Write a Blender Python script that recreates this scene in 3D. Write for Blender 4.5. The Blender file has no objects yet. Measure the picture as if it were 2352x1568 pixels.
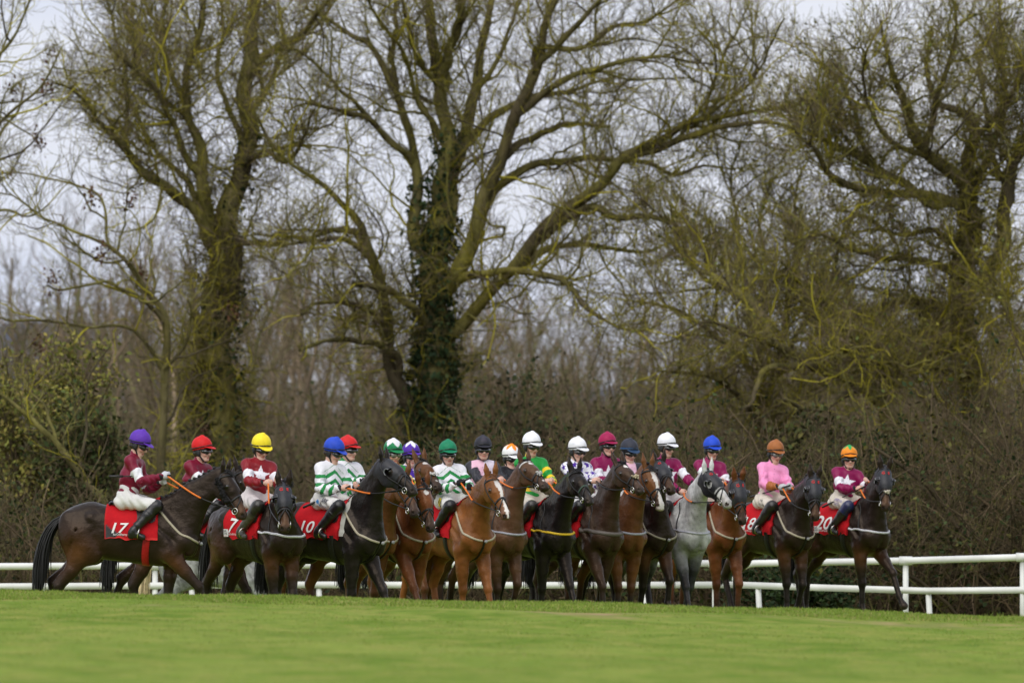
import bpy, math, random
import numpy as np

# ------------------------------------------------------------------ camera, sky, sun, exposure
SC = bpy.context.scene
COL = SC.collection
CAM_D, CAM_H, FPX = 100.0, 1.5, 20000.0      # distance to the horses, lens height, focal length in 2352 px wide units
HZ = 1160.0                                  # row of the horizon in the 2352 x 1568 frame
cam = bpy.data.cameras.new('camera')
cam_ob = bpy.data.objects.new('camera', cam)
COL.objects.link(cam_ob)
cam.sensor_width = 36.0
cam.lens = 36.0 * FPX / 2352.0
cam.clip_start, cam.clip_end = 1.0, 6000.0
cam_ob.location = (0, -CAM_D, CAM_H)
cam_ob.rotation_euler = (math.radians(90) + math.atan((HZ - 784.0) / FPX), 0, 0)
cam.dof.use_dof = True
cam.dof.focus_distance = CAM_D + 4.0
cam.dof.aperture_fstop = 3.2
SC.camera = cam_ob

W = bpy.data.worlds.new('World')
SC.world = W
W.use_nodes = True
nt = W.node_tree
nt.nodes.clear()
wo = nt.nodes.new('ShaderNodeOutputWorld')
sky = nt.nodes.new('ShaderNodeTexSky')
sky.sky_type = 'NISHITA'
sky.sun_disc = False
sky.sun_elevation = math.radians(48)
sky.sun_rotation = math.radians(205)
sky.air_density, sky.dust_density = 1.2, 3.0
bg1 = nt.nodes.new('ShaderNodeBackground')
bg1.inputs[1].default_value = 0.07
nt.links.new(sky.outputs[0], bg1.inputs[0])
tc = nt.nodes.new('ShaderNodeTexCoord')
mp = nt.nodes.new('ShaderNodeMapping')
mp.inputs['Scale'].default_value = (9.0, 9.0, 34.0)
nt.links.new(tc.outputs['Generated'], mp.inputs[0])
cl = nt.nodes.new('ShaderNodeTexNoise')
cl.inputs['Scale'].default_value = 1.0
cl.inputs['Detail'].default_value = 3.0
nt.links.new(mp.outputs[0], cl.inputs[0])
cr = nt.nodes.new('ShaderNodeValToRGB')
cr.color_ramp.elements[0].position = 0.32
cr.color_ramp.elements[0].color = (0.56, 0.605, 0.735, 1)
cr.color_ramp.elements[1].position = 0.68
cr.color_ramp.elements[1].color = (0.71, 0.725, 0.785, 1)
nt.links.new(cl.outputs[0], cr.inputs[0])
bg2 = nt.nodes.new('ShaderNodeBackground')
bg2.inputs[1].default_value = 1.0
nt.links.new(cr.outputs[0], bg2.inputs[0])
mx = nt.nodes.new('ShaderNodeMixShader')
mx.inputs[0].default_value = 0.88
nt.links.new(bg1.outputs[0], mx.inputs[1])
nt.links.new(bg2.outputs[0], mx.inputs[2])
nt.links.new(mx.outputs[0], wo.inputs[0])

sun = bpy.data.lights.new('sun', 'SUN')
sun.energy = 1.5
sun.angle = math.radians(60)
sun.color = (1.0, 0.965, 0.91)
sun_ob = bpy.data.objects.new('sun', sun)
COL.objects.link(sun_ob)
sun_ob.rotation_euler = (math.radians(42), 0, math.radians(-25))

SC.view_settings.view_transform = 'Standard'
SC.view_settings.look = 'None'
SC.view_settings.exposure = 0.40
SC.view_settings.gamma = 1.0
SC.render.film_transparent = False
SC.cycles.max_bounces = 6
SC.cycles.transparent_max_bounces = 8

# ------------------------------------------------------------------ helpers
def tag(o, label=None, cat=None, group=None, kind=None):
    if label: o['label'] = label
    if cat: o['category'] = cat
    if group: o['group'] = group
    if kind: o['kind'] = kind
    return o

def empty(name, loc=(0, 0, 0), rz=0.0):
    o = bpy.data.objects.new(name, None)
    COL.objects.link(o)
    o.location = loc
    o.rotation_euler = (0, 0, rz)
    return o

def mesh_np(name, V, Q=None, T=None, col=None, smooth=True):
    """mesh from numpy arrays: V (n,3), quads Q (m,4), triangles T (k,3)"""
    me = bpy.data.meshes.new(name)
    V = np.asarray(V, np.float32)
    nq = 0 if Q is None else len(Q)
    ntri = 0 if T is None else len(T)
    loops = []
    if nq: loops.append(np.asarray(Q, np.int32).ravel())
    if ntri: loops.append(np.asarray(T, np.int32).ravel())
    L = np.concatenate(loops) if loops else np.zeros(0, np.int32)
    me.vertices.add(len(V))
    me.vertices.foreach_set('co', V.ravel())
    me.loops.add(len(L))
    me.loops.foreach_set('vertex_index', L)
    me.polygons.add(nq + ntri)
    st = np.concatenate([np.arange(nq) * 4, nq * 4 + np.arange(ntri) * 3]).astype(np.int32)
    me.polygons.foreach_set('loop_start', st)
    if smooth:
        me.polygons.foreach_set('use_smooth', np.ones(nq + ntri, bool))
    if col is not None:
        c = np.ones((len(V), 4), np.float32)
        c[:, :3] = np.asarray(col, np.float32)
        a = me.attributes.new('Col', 'FLOAT_COLOR', 'POINT')
        a.data.foreach_set('color', c.ravel())
    me.update(calc_edges=True)
    return me

def obj(name, me, mat=None, parent=None):
    o = bpy.data.objects.new(name, me)
    COL.objects.link(o)
    if mat is not None and not me.materials:
        me.materials.append(mat)
    if parent is not None:
        o.parent = parent
    return o

def srgb(r, g, b):
    f = lambda c: (c / 255.0 / 12.92) if c / 255.0 <= 0.04045 else ((c / 255.0 + 0.055) / 1.055) ** 2.4
    return np.array((f(r), f(g), f(b)))

def vnoise(P, f, seed=0):
    """cheap smooth value noise from a few sines, about -1..1"""
    r = np.random.RandomState(seed)
    s = 0
    for i in range(5):
        k = r.normal(size=3) * f * (0.7 + 0.35 * i)
        s = s + np.sin(P @ k + r.uniform(0, 6.28)) / (1 + 0.4 * i)
    return s / 2.6

MATS = {}
def mat(name, color=None, rough=0.6, attr=False, noise=0.0, nscale=20.0, bump=0.0, bscale=80.0, spec=0.5, metal=0.0, sheen=0.0, coat=0.0, bdist=0.01, stretch=None, tint=None):
    """principled material; colour from a constant or from the mesh's own Col attribute, broken up by noise"""
    if name in MATS: return MATS[name]
    m = bpy.data.materials.new(name)
    m.use_nodes = True
    t = m.node_tree
    p = t.nodes['Principled BSDF']
    p.inputs['Roughness'].default_value = rough
    p.inputs['Specular IOR Level'].default_value = spec
    p.inputs['Metallic'].default_value = metal
    if tint: p.inputs['Specular Tint'].default_value = (*tint, 1)
    if sheen:
        p.inputs['Sheen Weight'].default_value = sheen
        p.inputs['Sheen Roughness'].default_value = 0.4
    if coat:
        p.inputs['Coat Weight'].default_value = coat
        p.inputs['Coat Roughness'].default_value = 0.15
    if attr:
        a = t.nodes.new('ShaderNodeAttribute')
        a.attribute_name = 'Col'
        src = a.outputs['Color']
    else:
        r = t.nodes.new('ShaderNodeRGB')
        r.outputs[0].default_value = (*color, 1)
        src = r.outputs[0]
    tcn = t.nodes.new('ShaderNodeTexCoord')
    vec = tcn.outputs['Object']
    if stretch:
        mpn = t.nodes.new('ShaderNodeMapping')
        mpn.inputs['Scale'].default_value = stretch
        t.links.new(vec, mpn.inputs[0])
        vec = mpn.outputs[0]
    if noise:
        n = t.nodes.new('ShaderNodeTexNoise')
        n.inputs['Scale'].default_value = nscale
        n.inputs['Detail'].default_value = 4
        t.links.new(vec, n.inputs[0])
        mr = t.nodes.new('ShaderNodeMapRange')
        mr.inputs[1].default_value, mr.inputs[2].default_value = 0.3, 0.7
        mr.inputs[3].default_value, mr.inputs[4].default_value = 1 - noise, 1 + noise
        t.links.new(n.outputs[0], mr.inputs[0])
        mu = t.nodes.new('ShaderNodeVectorMath')
        mu.operation = 'SCALE'
        t.links.new(src, mu.inputs[0])
        t.links.new(mr.outputs[0], mu.inputs['Scale'])
        src = mu.outputs[0]
    t.links.new(src, p.inputs['Base Color'])
    if bump:
        n2 = t.nodes.new('ShaderNodeTexNoise')
        n2.inputs['Scale'].default_value = bscale
        n2.inputs['Detail'].default_value = 3
        t.links.new(vec, n2.inputs[0])
        b = t.nodes.new('ShaderNodeBump')
        b.inputs['Strength'].default_value = bump
        b.inputs['Distance'].default_value = bdist
        t.links.new(n2.outputs[0], b.inputs['Height'])
        t.links.new(b.outputs[0], p.inputs['Normal'])
    MATS[name] = m
    return m

def nrm(v):
    v = np.asarray(v, float)
    return v / (np.linalg.norm(v) + 1e-12)

def wx(X, y):  # frame column -> world x at depth y
    return (X - 1176.0) * (CAM_D + y) / FPX
def wz(Y, y):  # frame row -> world z at depth y
    return CAM_H + (HZ - Y) * (CAM_D + y) / FPX
def wp(X, Y, y):
    return np.array((wx(X, y), y, wz(Y, y)))

# tubes: batches of polylines with the same number of points
def tube_arrays(P, R, sides=3):
    P = np.asarray(P, float); R = np.asarray(R, float)
    M, N, _ = P.shape
    T = np.gradient(P, axis=1)
    T /= np.linalg.norm(T, axis=2, keepdims=True) + 1e-9
    avg = P[:, -1] - P[:, 0]
    ref = np.where((np.abs(avg[:, 2:3]) < 0.8 * np.linalg.norm(avg, axis=1, keepdims=True)), np.array([[0, 0, 1.0]]), np.array([[0.3, 1.0, 0]]))
    A = np.cross(T, ref[:, None, :])
    A /= np.linalg.norm(A, axis=2, keepdims=True) + 1e-9
    B = np.cross(T, A)
    th = np.arange(sides) * 2 * math.pi / sides
    V = P[:, :, None, :] + R[:, :, None, None] * (np.cos(th)[None, None, :, None] * A[:, :, None, :] + np.sin(th)[None, None, :, None] * B[:, :, None, :])
    idx = np.arange(M * N * sides).reshape(M, N, sides)
    a = idx[:, :-1, :]; b = idx[:, 1:, :]
    Q = np.stack([a, np.roll(a, -1, 2), np.roll(b, -1, 2), b], axis=-1).reshape(-1, 4)
    return V.reshape(-1, 3), Q

class MB:
    """collects pieces of one mesh"""
    def __init__(s): s.V = []; s.Q = []; s.T = []; s.C = []; s.n = 0
    def add(s, V, Q=None, T=None, col=None):
        V = np.asarray(V, float).reshape(-1, 3)
        s.V.append(V)
        if Q is not None and len(Q): s.Q.append(np.asarray(Q) + s.n)
        if T is not None and len(T): s.T.append(np.asarray(T) + s.n)
        if col is not None:
            s.C.append(np.broadcast_to(np.asarray(col, float), (len(V), 3)))
        s.n += len(V)
        return s
    def tube(s, pts, r, sides=8, col=None, cap=True):
        pts = np.asarray(pts, float)
        r = np.broadcast_to(np.asarray(r, float), (len(pts),))
        if cap:
            d0 = nrm(pts[0] - pts[1]) * 0.002; d1 = nrm(pts[-1] - pts[-2]) * 0.002
            pts = np.vstack([pts[0] + d0, pts, pts[-1] + d1]); r = np.concatenate([[1e-4], r, [1e-4]])
        V, Q = tube_arrays(pts[None], r[None], sides)
        return s.add(V, Q, col=col)
    def box(s, lo, hi, col=None):
        lo = np.asarray(lo, float); hi = np.asarray(hi, float)
        c = np.array([[x, y, z] for x in (0, 1) for y in (0, 1) for z in (0, 1)])
        V = lo + c * (hi - lo)
        return s.add(V, [[0, 1, 3, 2], [4, 6, 7, 5], [0, 4, 5, 1], [2, 3, 7, 6], [0, 2, 6, 4], [1, 5, 7, 3]], col=col)
    def mesh(s, name, smooth=True):
        V = np.concatenate(s.V)
        Q = np.concatenate(s.Q) if s.Q else None
        T = np.concatenate(s.T) if s.T else None
        C = np.concatenate(s.C) if s.C else None
        return mesh_np(name, V, Q, T, C, smooth)
    def build(s, name, m, parent=None, smooth=True):
        return obj(name, s.mesh(name, smooth), m, parent)

def smooth_path(pts, n):
    """Catmull-Rom resample of a polyline (any width of columns)"""
    pts = np.asarray(pts, float)
    if len(pts) < 3:
        t = np.linspace(0, 1, n)[:, None]
        return pts[0] * (1 - t) + pts[-1] * t
    P = np.vstack([2 * pts[0] - pts[1], pts, 2 * pts[-1] - pts[-2]])
    seg = np.concatenate([[0], np.cumsum(np.linalg.norm(np.diff(pts[:, :3], axis=0), axis=1))])
    u = np.linspace(0, seg[-1], n)
    i = np.clip(np.searchsorted(seg, u, side='right') - 1, 0, len(pts) - 2)
    t = ((u - seg[i]) / (seg[i + 1] - seg[i] + 1e-9))[:, None]
    p0, p1, p2, p3 = P[i], P[i + 1], P[i + 2], P[i + 3]
    return 0.5 * (2 * p1 + (p2 - p0) * t + (2 * p0 - 5 * p1 + 4 * p2 - p3) * t ** 2 + (3 * p1 - p0 - 3 * p2 + p3) * t ** 3)

# ------------------------------------------------------------------ implicit surfaces for bodies
class SDF:
    def __init__(s): s.p = []
    def add(s, f, lo, hi, k, op='u'):
        s.p.append((f, np.asarray(lo, float), np.asarray(hi, float), k, op)); return s
    def cap(s, a, b, ra, rb=None, k=0.04, lat=None, fl=1.0, op='u'):
        a = np.asarray(a, float); b = np.asarray(b, float)
        rb = ra if rb is None else rb
        ab = b - a; L2 = float(ab @ ab) + 1e-9
        l = None if lat is None else nrm(lat)
        g = 1.0 / fl - 1.0
        def f(x, y, z):
            qx, qy, qz = x - a[0], y - a[1], z - a[2]
            t = np.clip((qx * ab[0] + qy * ab[1] + qz * ab[2]) / L2, 0, 1)
            dx, dy, dz = qx - t * ab[0], qy - t * ab[1], qz - t * ab[2]
            if l is not None:
                sc = (dx * l[0] + dy * l[1] + dz * l[2]) * g
                dx, dy, dz = dx + l[0] * sc, dy + l[1] * sc, dz + l[2] * sc
            return np.sqrt(dx * dx + dy * dy + dz * dz) - (ra + (rb - ra) * t)
        r = max(ra, rb)
        return s.add(f, np.minimum(a, b) - r, np.maximum(a, b) + r, k, op)
    def ell(s, c, rad, ax=None, k=0.04, op='u'):
        c = np.asarray(c, float); rad = np.asarray(rad, float)
        ax = np.eye(3) if ax is None else np.asarray(ax, float)
        def f(x, y, z):
            qx, qy, qz = x - c[0], y - c[1], z - c[2]
            u = (qx * ax[0, 0] + qy * ax[0, 1] + qz * ax[0, 2]) / rad[0]
            v = (qx * ax[1, 0] + qy * ax[1, 1] + qz * ax[1, 2]) / rad[1]
            w = (qx * ax[2, 0] + qy * ax[2, 1] + qz * ax[2, 2]) / rad[2]
            k0 = np.sqrt(u * u + v * v + w * w)
            k1 = np.sqrt((u / rad[0]) ** 2 + (v / rad[1]) ** 2 + (w / rad[2]) ** 2) + 1e-9
            return k0 * (k0 - 1) / k1
        e = np.abs(ax.T) @ rad
        return s.add(f, c - e, c + e, k, op)
    @staticmethod
    def comb(d, e, k, op):
        if op == 's':
            e = -e
            h = np.clip(0.5 - 0.5 * (d - e) / k, 0, 1)
            return d * (1 - h) + e * h + k * h * (1 - h)
        h = np.clip(0.5 + 0.5 * (e - d) / k, 0, 1)
        return e * (1 - h) + d * h - k * h * (1 - h)
    def ev(s, P):
        P = np.asarray(P, float)
        x, y, z = P[..., 0], P[..., 1], P[..., 2]
        d = np.full(x.shape, 9.0)
        for f, lo, hi, k, op in s.p:
            d = s.comb(d, f(x, y, z), k, op)
        return d
    def grad(s, P, e=0.004):
        P = np.asarray(P, float)
        g = np.stack([s.ev(P + np.eye(3)[i] * e) - s.ev(P - np.eye(3)[i] * e) for i in range(3)], -1)
        return g / (np.linalg.norm(g, axis=-1, keepdims=True) + 1e-9)
    def mesh(s, h, infl=0.0, relax=1):
        un = [p for p in s.p if p[4] == 'u']
        lo = np.min([p[1] for p in un], 0) - 4 * h - infl
        hi = np.max([p[2] for p in un], 0) + 4 * h + infl
        n = np.ceil((hi - lo) / h).astype(int) + 1
        d = np.full(n, 9.0, np.float32)
        ax = [(lo[i] + h * np.arange(n[i])).astype(np.float32) for i in range(3)]
        for f, a, b, k, op in s.p:
            m = k + 3 * h + infl
            i0 = np.clip(np.floor((a - m - lo) / h).astype(int), 0, n)
            i1 = np.clip(np.ceil((b + m - lo) / h).astype(int) + 1, 0, n)
            if np.any(i1 <= i0): continue
            sl = tuple(slice(i0[i], i1[i]) for i in range(3))
            e = f(ax[0][sl[0]][:, None, None], ax[1][sl[1]][None, :, None], ax[2][sl[2]][None, None, :])
            d[sl] = s.comb(d[sl], e, k, op)
        return surface_nets(d - infl, lo, h, relax)

def surface_nets(d, lo, h, relax=1):
    ins = d < 0
    c = np.zeros(tuple(np.array(d.shape) - 1), np.int8)
    for i in (0, 1):
        for j in (0, 1):
            for k in (0, 1):
                c += ins[i:d.shape[0] - 1 + i, j:d.shape[1] - 1 + j, k:d.shape[2] - 1 + k]
    cells = np.argwhere((c > 0) & (c < 8))
    idx = np.full(c.shape, -1, np.int32)
    idx[tuple(cells.T)] = np.arange(len(cells))
    corner = np.array([[i, j, k] for i in (0, 1) for j in (0, 1) for k in (0, 1)])
    val = np.stack([d[tuple((cells + q).T)] for q in corner], 1)
    acc = np.zeros((len(cells), 3)); cnt = np.zeros(len(cells))
    for a in range(8):
        for b in range(a + 1, 8):
            if np.abs(corner[a] - corner[b]).sum() != 1: continue
            va, vb = val[:, a], val[:, b]
            m = (va < 0) != (vb < 0)
            t = np.where(m, va / (va - vb + 1e-12), 0)
            p = corner[a] + t[:, None] * (corner[b] - corner[a])
            acc += p * m[:, None]; cnt += m
    V = lo + h * (cells + acc / cnt[:, None])
    F = []
    for axn in range(3):
        u, v = (axn + 1) % 3, (axn + 2) % 3
        s0 = [slice(None)] * 3; s1 = [slice(None)] * 3
        s0[axn] = slice(0, -1); s1[axn] = slice(1, None)
        ch = ins[tuple(s0)] != ins[tuple(s1)]
        e = np.argwhere(ch)
        ok = (e[:, u] > 0) & (e[:, v] > 0) & (e[:, u] < c.shape[u]) & (e[:, v] < c.shape[v])
        e = e[ok]
        if not len(e): continue
        fl = ins[tuple(e.T)]
        q = []
        for du, dv in ((-1, -1), (0, -1), (0, 0), (-1, 0)):
            g = e.copy(); g[:, u] += du; g[:, v] += dv
            q.append(idx[tuple(g.T)])
        q = np.stack(q, 1)
        q = np.where(fl[:, None], q, q[:, ::-1])
        F.append(q)
    F = np.concatenate(F)
    F = F[(F >= 0).all(1)]
    for _ in range(relax):
        E = np.concatenate([F[:, [0, 1]], F[:, [1, 2]], F[:, [2, 3]], F[:, [3, 0]]])
        deg = np.bincount(E[:, 0], minlength=len(V)) + np.bincount(E[:, 1], minlength=len(V))
        N = np.stack([np.bincount(E[:, 0], V[E[:, 1], i], len(V)) + np.bincount(E[:, 1], V[E[:, 0], i], len(V)) for i in range(3)], 1)
        V = 0.5 * V + 0.5 * N / np.maximum(deg, 1)[:, None]
    return V, F

def keep_faces(V, F, mask):
    """drop the faces that have a vertex outside the mask"""
    f = F[mask[F].all(1)]
    used = np.unique(f)
    re = np.full(len(V), -1); re[used] = np.arange(len(used))
    return V[used], re[f], used

# ------------------------------------------------------------------ ground
def g_crest(x):
    """height of the grass crest in front of the horses, higher to the left"""
    xs = np.array([wx(X, -9.0) for X in (-900, 0, 700, 1176, 1600, 2352, 3200)])
    zs = np.array([wz(Y, -9.0) for Y in (1341, 1361, 1371, 1383, 1395, 1418, 1440)])
    return np.interp(x, xs, zs)
def g_height(x, y):
    c = g_crest(x)
    near = c - 0.10 + 0.0 * y
    yd = np.interp(x, [-6, -3.6, -1.3, 1.5, 3.0], [5.5, 6.0, 10.0, 15.6, 17.2])   # where the far side falls away to the rails
    y = np.where((y > 0) & (y < 24), np.where(y < yd, y / yd * 6.5, np.where(y < yd + 2.8, 6.5 + (y - yd) / 2.8 * 3.5, 10 + (y - yd - 2.8) / (21.2 - yd) * 6)), np.where(y >= 24, y - 8 * (y < 120), y))
    z = np.interp(y, [-100, -60, -28, -9, -6, -1.5, 6.5, 10, 16, 30, 120, 3000], [0, 1, 2, 3, 3.2, 4, 4, 5, 5, 6, 7, 7])
    key = [np.full_like(c, 0.25), 0.35 + 0 * c, np.minimum(c - 0.14, 0.42), c, 0 * c, -0.42 + 0 * c, -0.42 + 0 * c, -0.5 + 0 * c]
    i = np.clip(np.floor(z).astype(int), 0, 6); t = z - i
    t = t * t * (3 - 2 * t) * 0.6 + t * 0.4
    K = np.stack(key, 0)
    a = np.take_along_axis(K, i[None], 0)[0]; b = np.take_along_axis(K, i[None] + 1, 0)[0]
    return a * (1 - t) + b * t
ys = np.concatenate([np.linspace(-99, -60, 14), np.linspace(-58, -16, 60), np.linspace(-15.6, 24, 200), np.linspace(25, 60, 30), np.array([70, 90, 120, 200, 400, 900, 2500])])
xs = np.concatenate([np.array([-900, -300, -100, -50, -25]), np.linspace(-14, 14, 140), np.array([25, 50, 100, 300, 900])])
X_, Y_ = np.meshgrid(xs, ys, indexing='ij')
Z_ = g_height(X_, Y_)
rg = np.random.RandomState(3)
Z_ = Z_ + 0.012 * (np.sin(X_ * 2.1 + Y_ * 0.7) + np.sin(X_ * 0.9 - Y_ * 1.3 + 1)) * (np.abs(X_) < 20)
I_ = np.arange(X_.size).reshape(X_.shape)
gm = bpy.data.materials.new('turf'); gm.use_nodes = True
t = gm.node_tree; pr = t.nodes['Principled BSDF']
pr.inputs['Roughness'].default_value = 0.8; pr.inputs['Specular IOR Level'].default_value = 0.04
pr.inputs['Sheen Weight'].default_value = 0.0
tcg = t.nodes.new('ShaderNodeTexCoord')
def noise_fac(scale, lo, hi, stretch=(1, 1, 1), detail=4):
    mp_ = t.nodes.new('ShaderNodeMapping'); mp_.inputs['Scale'].default_value = stretch
    t.links.new(tcg.outputs['Object'], mp_.inputs[0])
    nz = t.nodes.new('ShaderNodeTexNoise'); nz.inputs['Scale'].default_value = scale; nz.inputs['Detail'].default_value = detail
    t.links.new(mp_.outputs[0], nz.inputs[0])
    mr = t.nodes.new('ShaderNodeMapRange'); mr.interpolation_type = 'SMOOTHSTEP'
    mr.inputs[1].default_value, mr.inputs[2].default_value = lo, hi
    t.links.new(nz.outputs[0], mr.inputs[0])
    return mr.outputs[0]
def mixc(fac, a, b):
    m = t.nodes.new('ShaderNodeMix'); m.data_type = 'RGBA'
    if isinstance(fac, float): m.inputs[0].default_value = fac
    else: t.links.new(fac, m.inputs[0])
    for sck, v in ((m.inputs[6], a), (m.inputs[7], b)):
        if isinstance(v, tuple): sck.default_value = (*v, 1)
        else: t.links.new(v, sck)
    return m.outputs[2]
def worn_at(x, y):
    """trodden earth showing through the turf along the crest"""
    P = np.stack([np.ravel(x), np.ravel(y) * 0.5, 0 * np.ravel(x)], 1)
    n = 0.55 * vnoise(P, 1.3, 8) + 0.7 * vnoise(P, 3.6, 9) + 0.3 * vnoise(P, 11, 10)
    side = np.interp(P[:, 0], [-4.5, -2, 1, 4, 8], [-0.55, -0.05, 0.15, 0.35, 0.40])
    yc = np.ravel(y)
    inb = np.clip((yc + 17.6) / 1.5, 0, 1) * np.clip((-10.2 - yc) / 0.8, 0, 1)
    return (np.clip((n + side) * 1.5, 0, 1) * inb).reshape(np.shape(x))
c1 = mixc(noise_fac(0.35, 0.3, 0.7), (0.158, 0.232, 0.026), (0.222, 0.282, 0.044))
c1 = mixc(noise_fac(0.9, 0.42, 0.62, (1, 0.45, 1)), c1, (0.125, 0.200, 0.016))
c2 = mixc(noise_fac(2.6, 0.40, 0.72, (1, 0.5, 1)), c1, (0.250, 0.268, 0.052))
c2b = mixc(noise_fac(6.0, 0.5, 0.75), c2, (0.090, 0.150, 0.014))
# worn, trodden strip along the crest
geo = t.nodes.new('ShaderNodeSeparateXYZ'); t.links.new(tcg.outputs['Object'], geo.inputs[0])
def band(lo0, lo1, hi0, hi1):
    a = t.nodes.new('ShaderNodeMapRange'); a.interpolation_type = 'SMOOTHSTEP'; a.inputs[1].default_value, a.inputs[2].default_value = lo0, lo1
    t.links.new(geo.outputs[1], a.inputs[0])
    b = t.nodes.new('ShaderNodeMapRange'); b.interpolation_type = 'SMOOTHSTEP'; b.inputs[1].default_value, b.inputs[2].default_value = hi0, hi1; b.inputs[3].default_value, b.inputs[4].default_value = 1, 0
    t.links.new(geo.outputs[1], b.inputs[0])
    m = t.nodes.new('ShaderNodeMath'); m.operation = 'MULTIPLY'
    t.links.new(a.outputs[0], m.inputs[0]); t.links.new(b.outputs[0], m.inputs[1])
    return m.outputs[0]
def mul(a, b):
    m = t.nodes.new('ShaderNodeMath'); m.operation = 'MULTIPLY'
    t.links.new(a, m.inputs[0]); t.links.new(b, m.inputs[1]); return m.outputs[0]
xr = t.nodes.new('ShaderNodeMapRange'); xr.inputs[1].default_value, xr.inputs[2].default_value = -3.0, 3.5; xr.inputs[3].default_value, xr.inputs[4].default_value = 0.25, 1.0
t.links.new(geo.outputs[0], xr.inputs[0])
wat = t.nodes.new('ShaderNodeAttribute'); wat.attribute_name = 'Worn'
worn = wat.outputs['Fac']
c3 = mixc(worn, c2b, (0.36, 0.245, 0.135))
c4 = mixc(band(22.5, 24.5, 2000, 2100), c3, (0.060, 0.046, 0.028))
t.links.new(c4, pr.inputs['Base Color'])
bn = t.nodes.new('ShaderNodeTexNoise'); bn.inputs['Scale'].default_value = 18; bn.inputs['Detail'].default_value = 5
t.links.new(tcg.outputs['Object'], bn.inputs[0])
bp_ = t.nodes.new('ShaderNodeBump'); bp_.inputs['Strength'].default_value = 0.5; bp_.inputs['Distance'].default_value = 0.03
t.links.new(bn.outputs[0], bp_.inputs['Height']); t.links.new(bp_.outputs[0], pr.inputs['Normal'])
V_ = np.stack([X_, Y_, Z_], -1).reshape(-1, 3)
Q_ = np.stack([I_[:-1, :-1], I_[1:, :-1], I_[1:, 1:], I_[:-1, 1:]], -1).reshape(-1, 4)
gme = mesh_np('ground', V_, Q_)
wa = gme.attributes.new('Worn', 'FLOAT', 'POINT')
wa.data.foreach_set('value', (1.25 * worn_at(X_, Y_) * np.clip((Y_ + 15.2 + 0.8 * np.sin(X_ * 1.7)) / 1.2, 0, 1) * np.clip(0.65 + 0.6 * vnoise(np.stack([X_ * 3, Y_, 0 * X_], -1), 1.6, 23), 0.1, 1)).ravel().astype(np.float32))
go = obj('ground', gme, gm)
tag(go, 'bright green racecourse turf with trodden brown patches along its crest', kind='structure')

# grass blades over the turf the lens shows
def blades(n, x0, x1, y0, y1, hmin, hmax, seed, pw=1.0):
    r = np.random.RandomState(seed)
    x = r.uniform(x0, x1, n); y = y0 + (y1 - y0) * r.uniform(0, 1, n) ** pw
    wn = worn_at(x, y); kp = wn * 2.0 < r.uniform(0.1, 0.9, n)
    x, y, wn = x[kp], y[kp], wn[kp]; n = len(x)
    z = g_height(x, y) + 0.012 * (np.sin(x * 2.1 + y * 0.7) + np.sin(x * 0.9 - y * 1.3 + 1)) - 0.01
    hh = r.uniform(hmin, hmax, n) * (0.6 + 0.4 * np.sin(x * 5.3 + 2 * np.sin(y * 3)) ** 2)
    a = r.uniform(0, 6.28, n); wd = r.uniform(0.004, 0.008, n)
    ln = r.normal(size=(n, 2)) * 0.35 * hh[:, None]
    b0 = np.stack([x - np.cos(a) * wd, y - np.sin(a) * wd, z], 1); b1 = np.stack([x + np.cos(a) * wd, y + np.sin(a) * wd, z], 1)
    tp = np.stack([x + ln[:, 0], y + ln[:, 1], z + hh], 1)
    V = np.stack([b0, b1, tp], 1).reshape(-1, 3)
    base = np.array((0.170, 0.242, 0.032)) * r.uniform(0.7, 1.35, (n, 1))
    dry = r.uniform(size=n) < 0.12 + 1.6 * wn
    base[dry] = np.array((0.36, 0.31, 0.11)) * r.uniform(0.8, 1.1, (dry.sum(), 1))
    return V, np.arange(3 * n).reshape(n, 3), np.repeat(base, 3, 0)
Vb, Tb, Cb = blades(100000, -7, 7, -13.0, -7.5, 0.02, 0.05, 5)
Vb2, Tb2, Cb2 = blades(40000, -9, 9, 9, 23, 0.03, 0.10, 6)
Vb3, Tb3, Cb3 = blades(90000, -6, 6, -62, -13, 0.010, 0.030, 7, 0.42)
bm_ = mat('grass_blade', rough=0.6, attr=True, spec=0.2)
ob = obj('grass', mesh_np('grass', np.concatenate([Vb, Vb2, Vb3]), None, np.concatenate([Tb, Tb2 + len(Vb), Tb3 + len(Vb) + len(Vb2)]), np.concatenate([Cb, Cb2, Cb3]), False), bm_)
tag(ob, 'short green grass blades on the crest of the course', kind='stuff')

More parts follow.
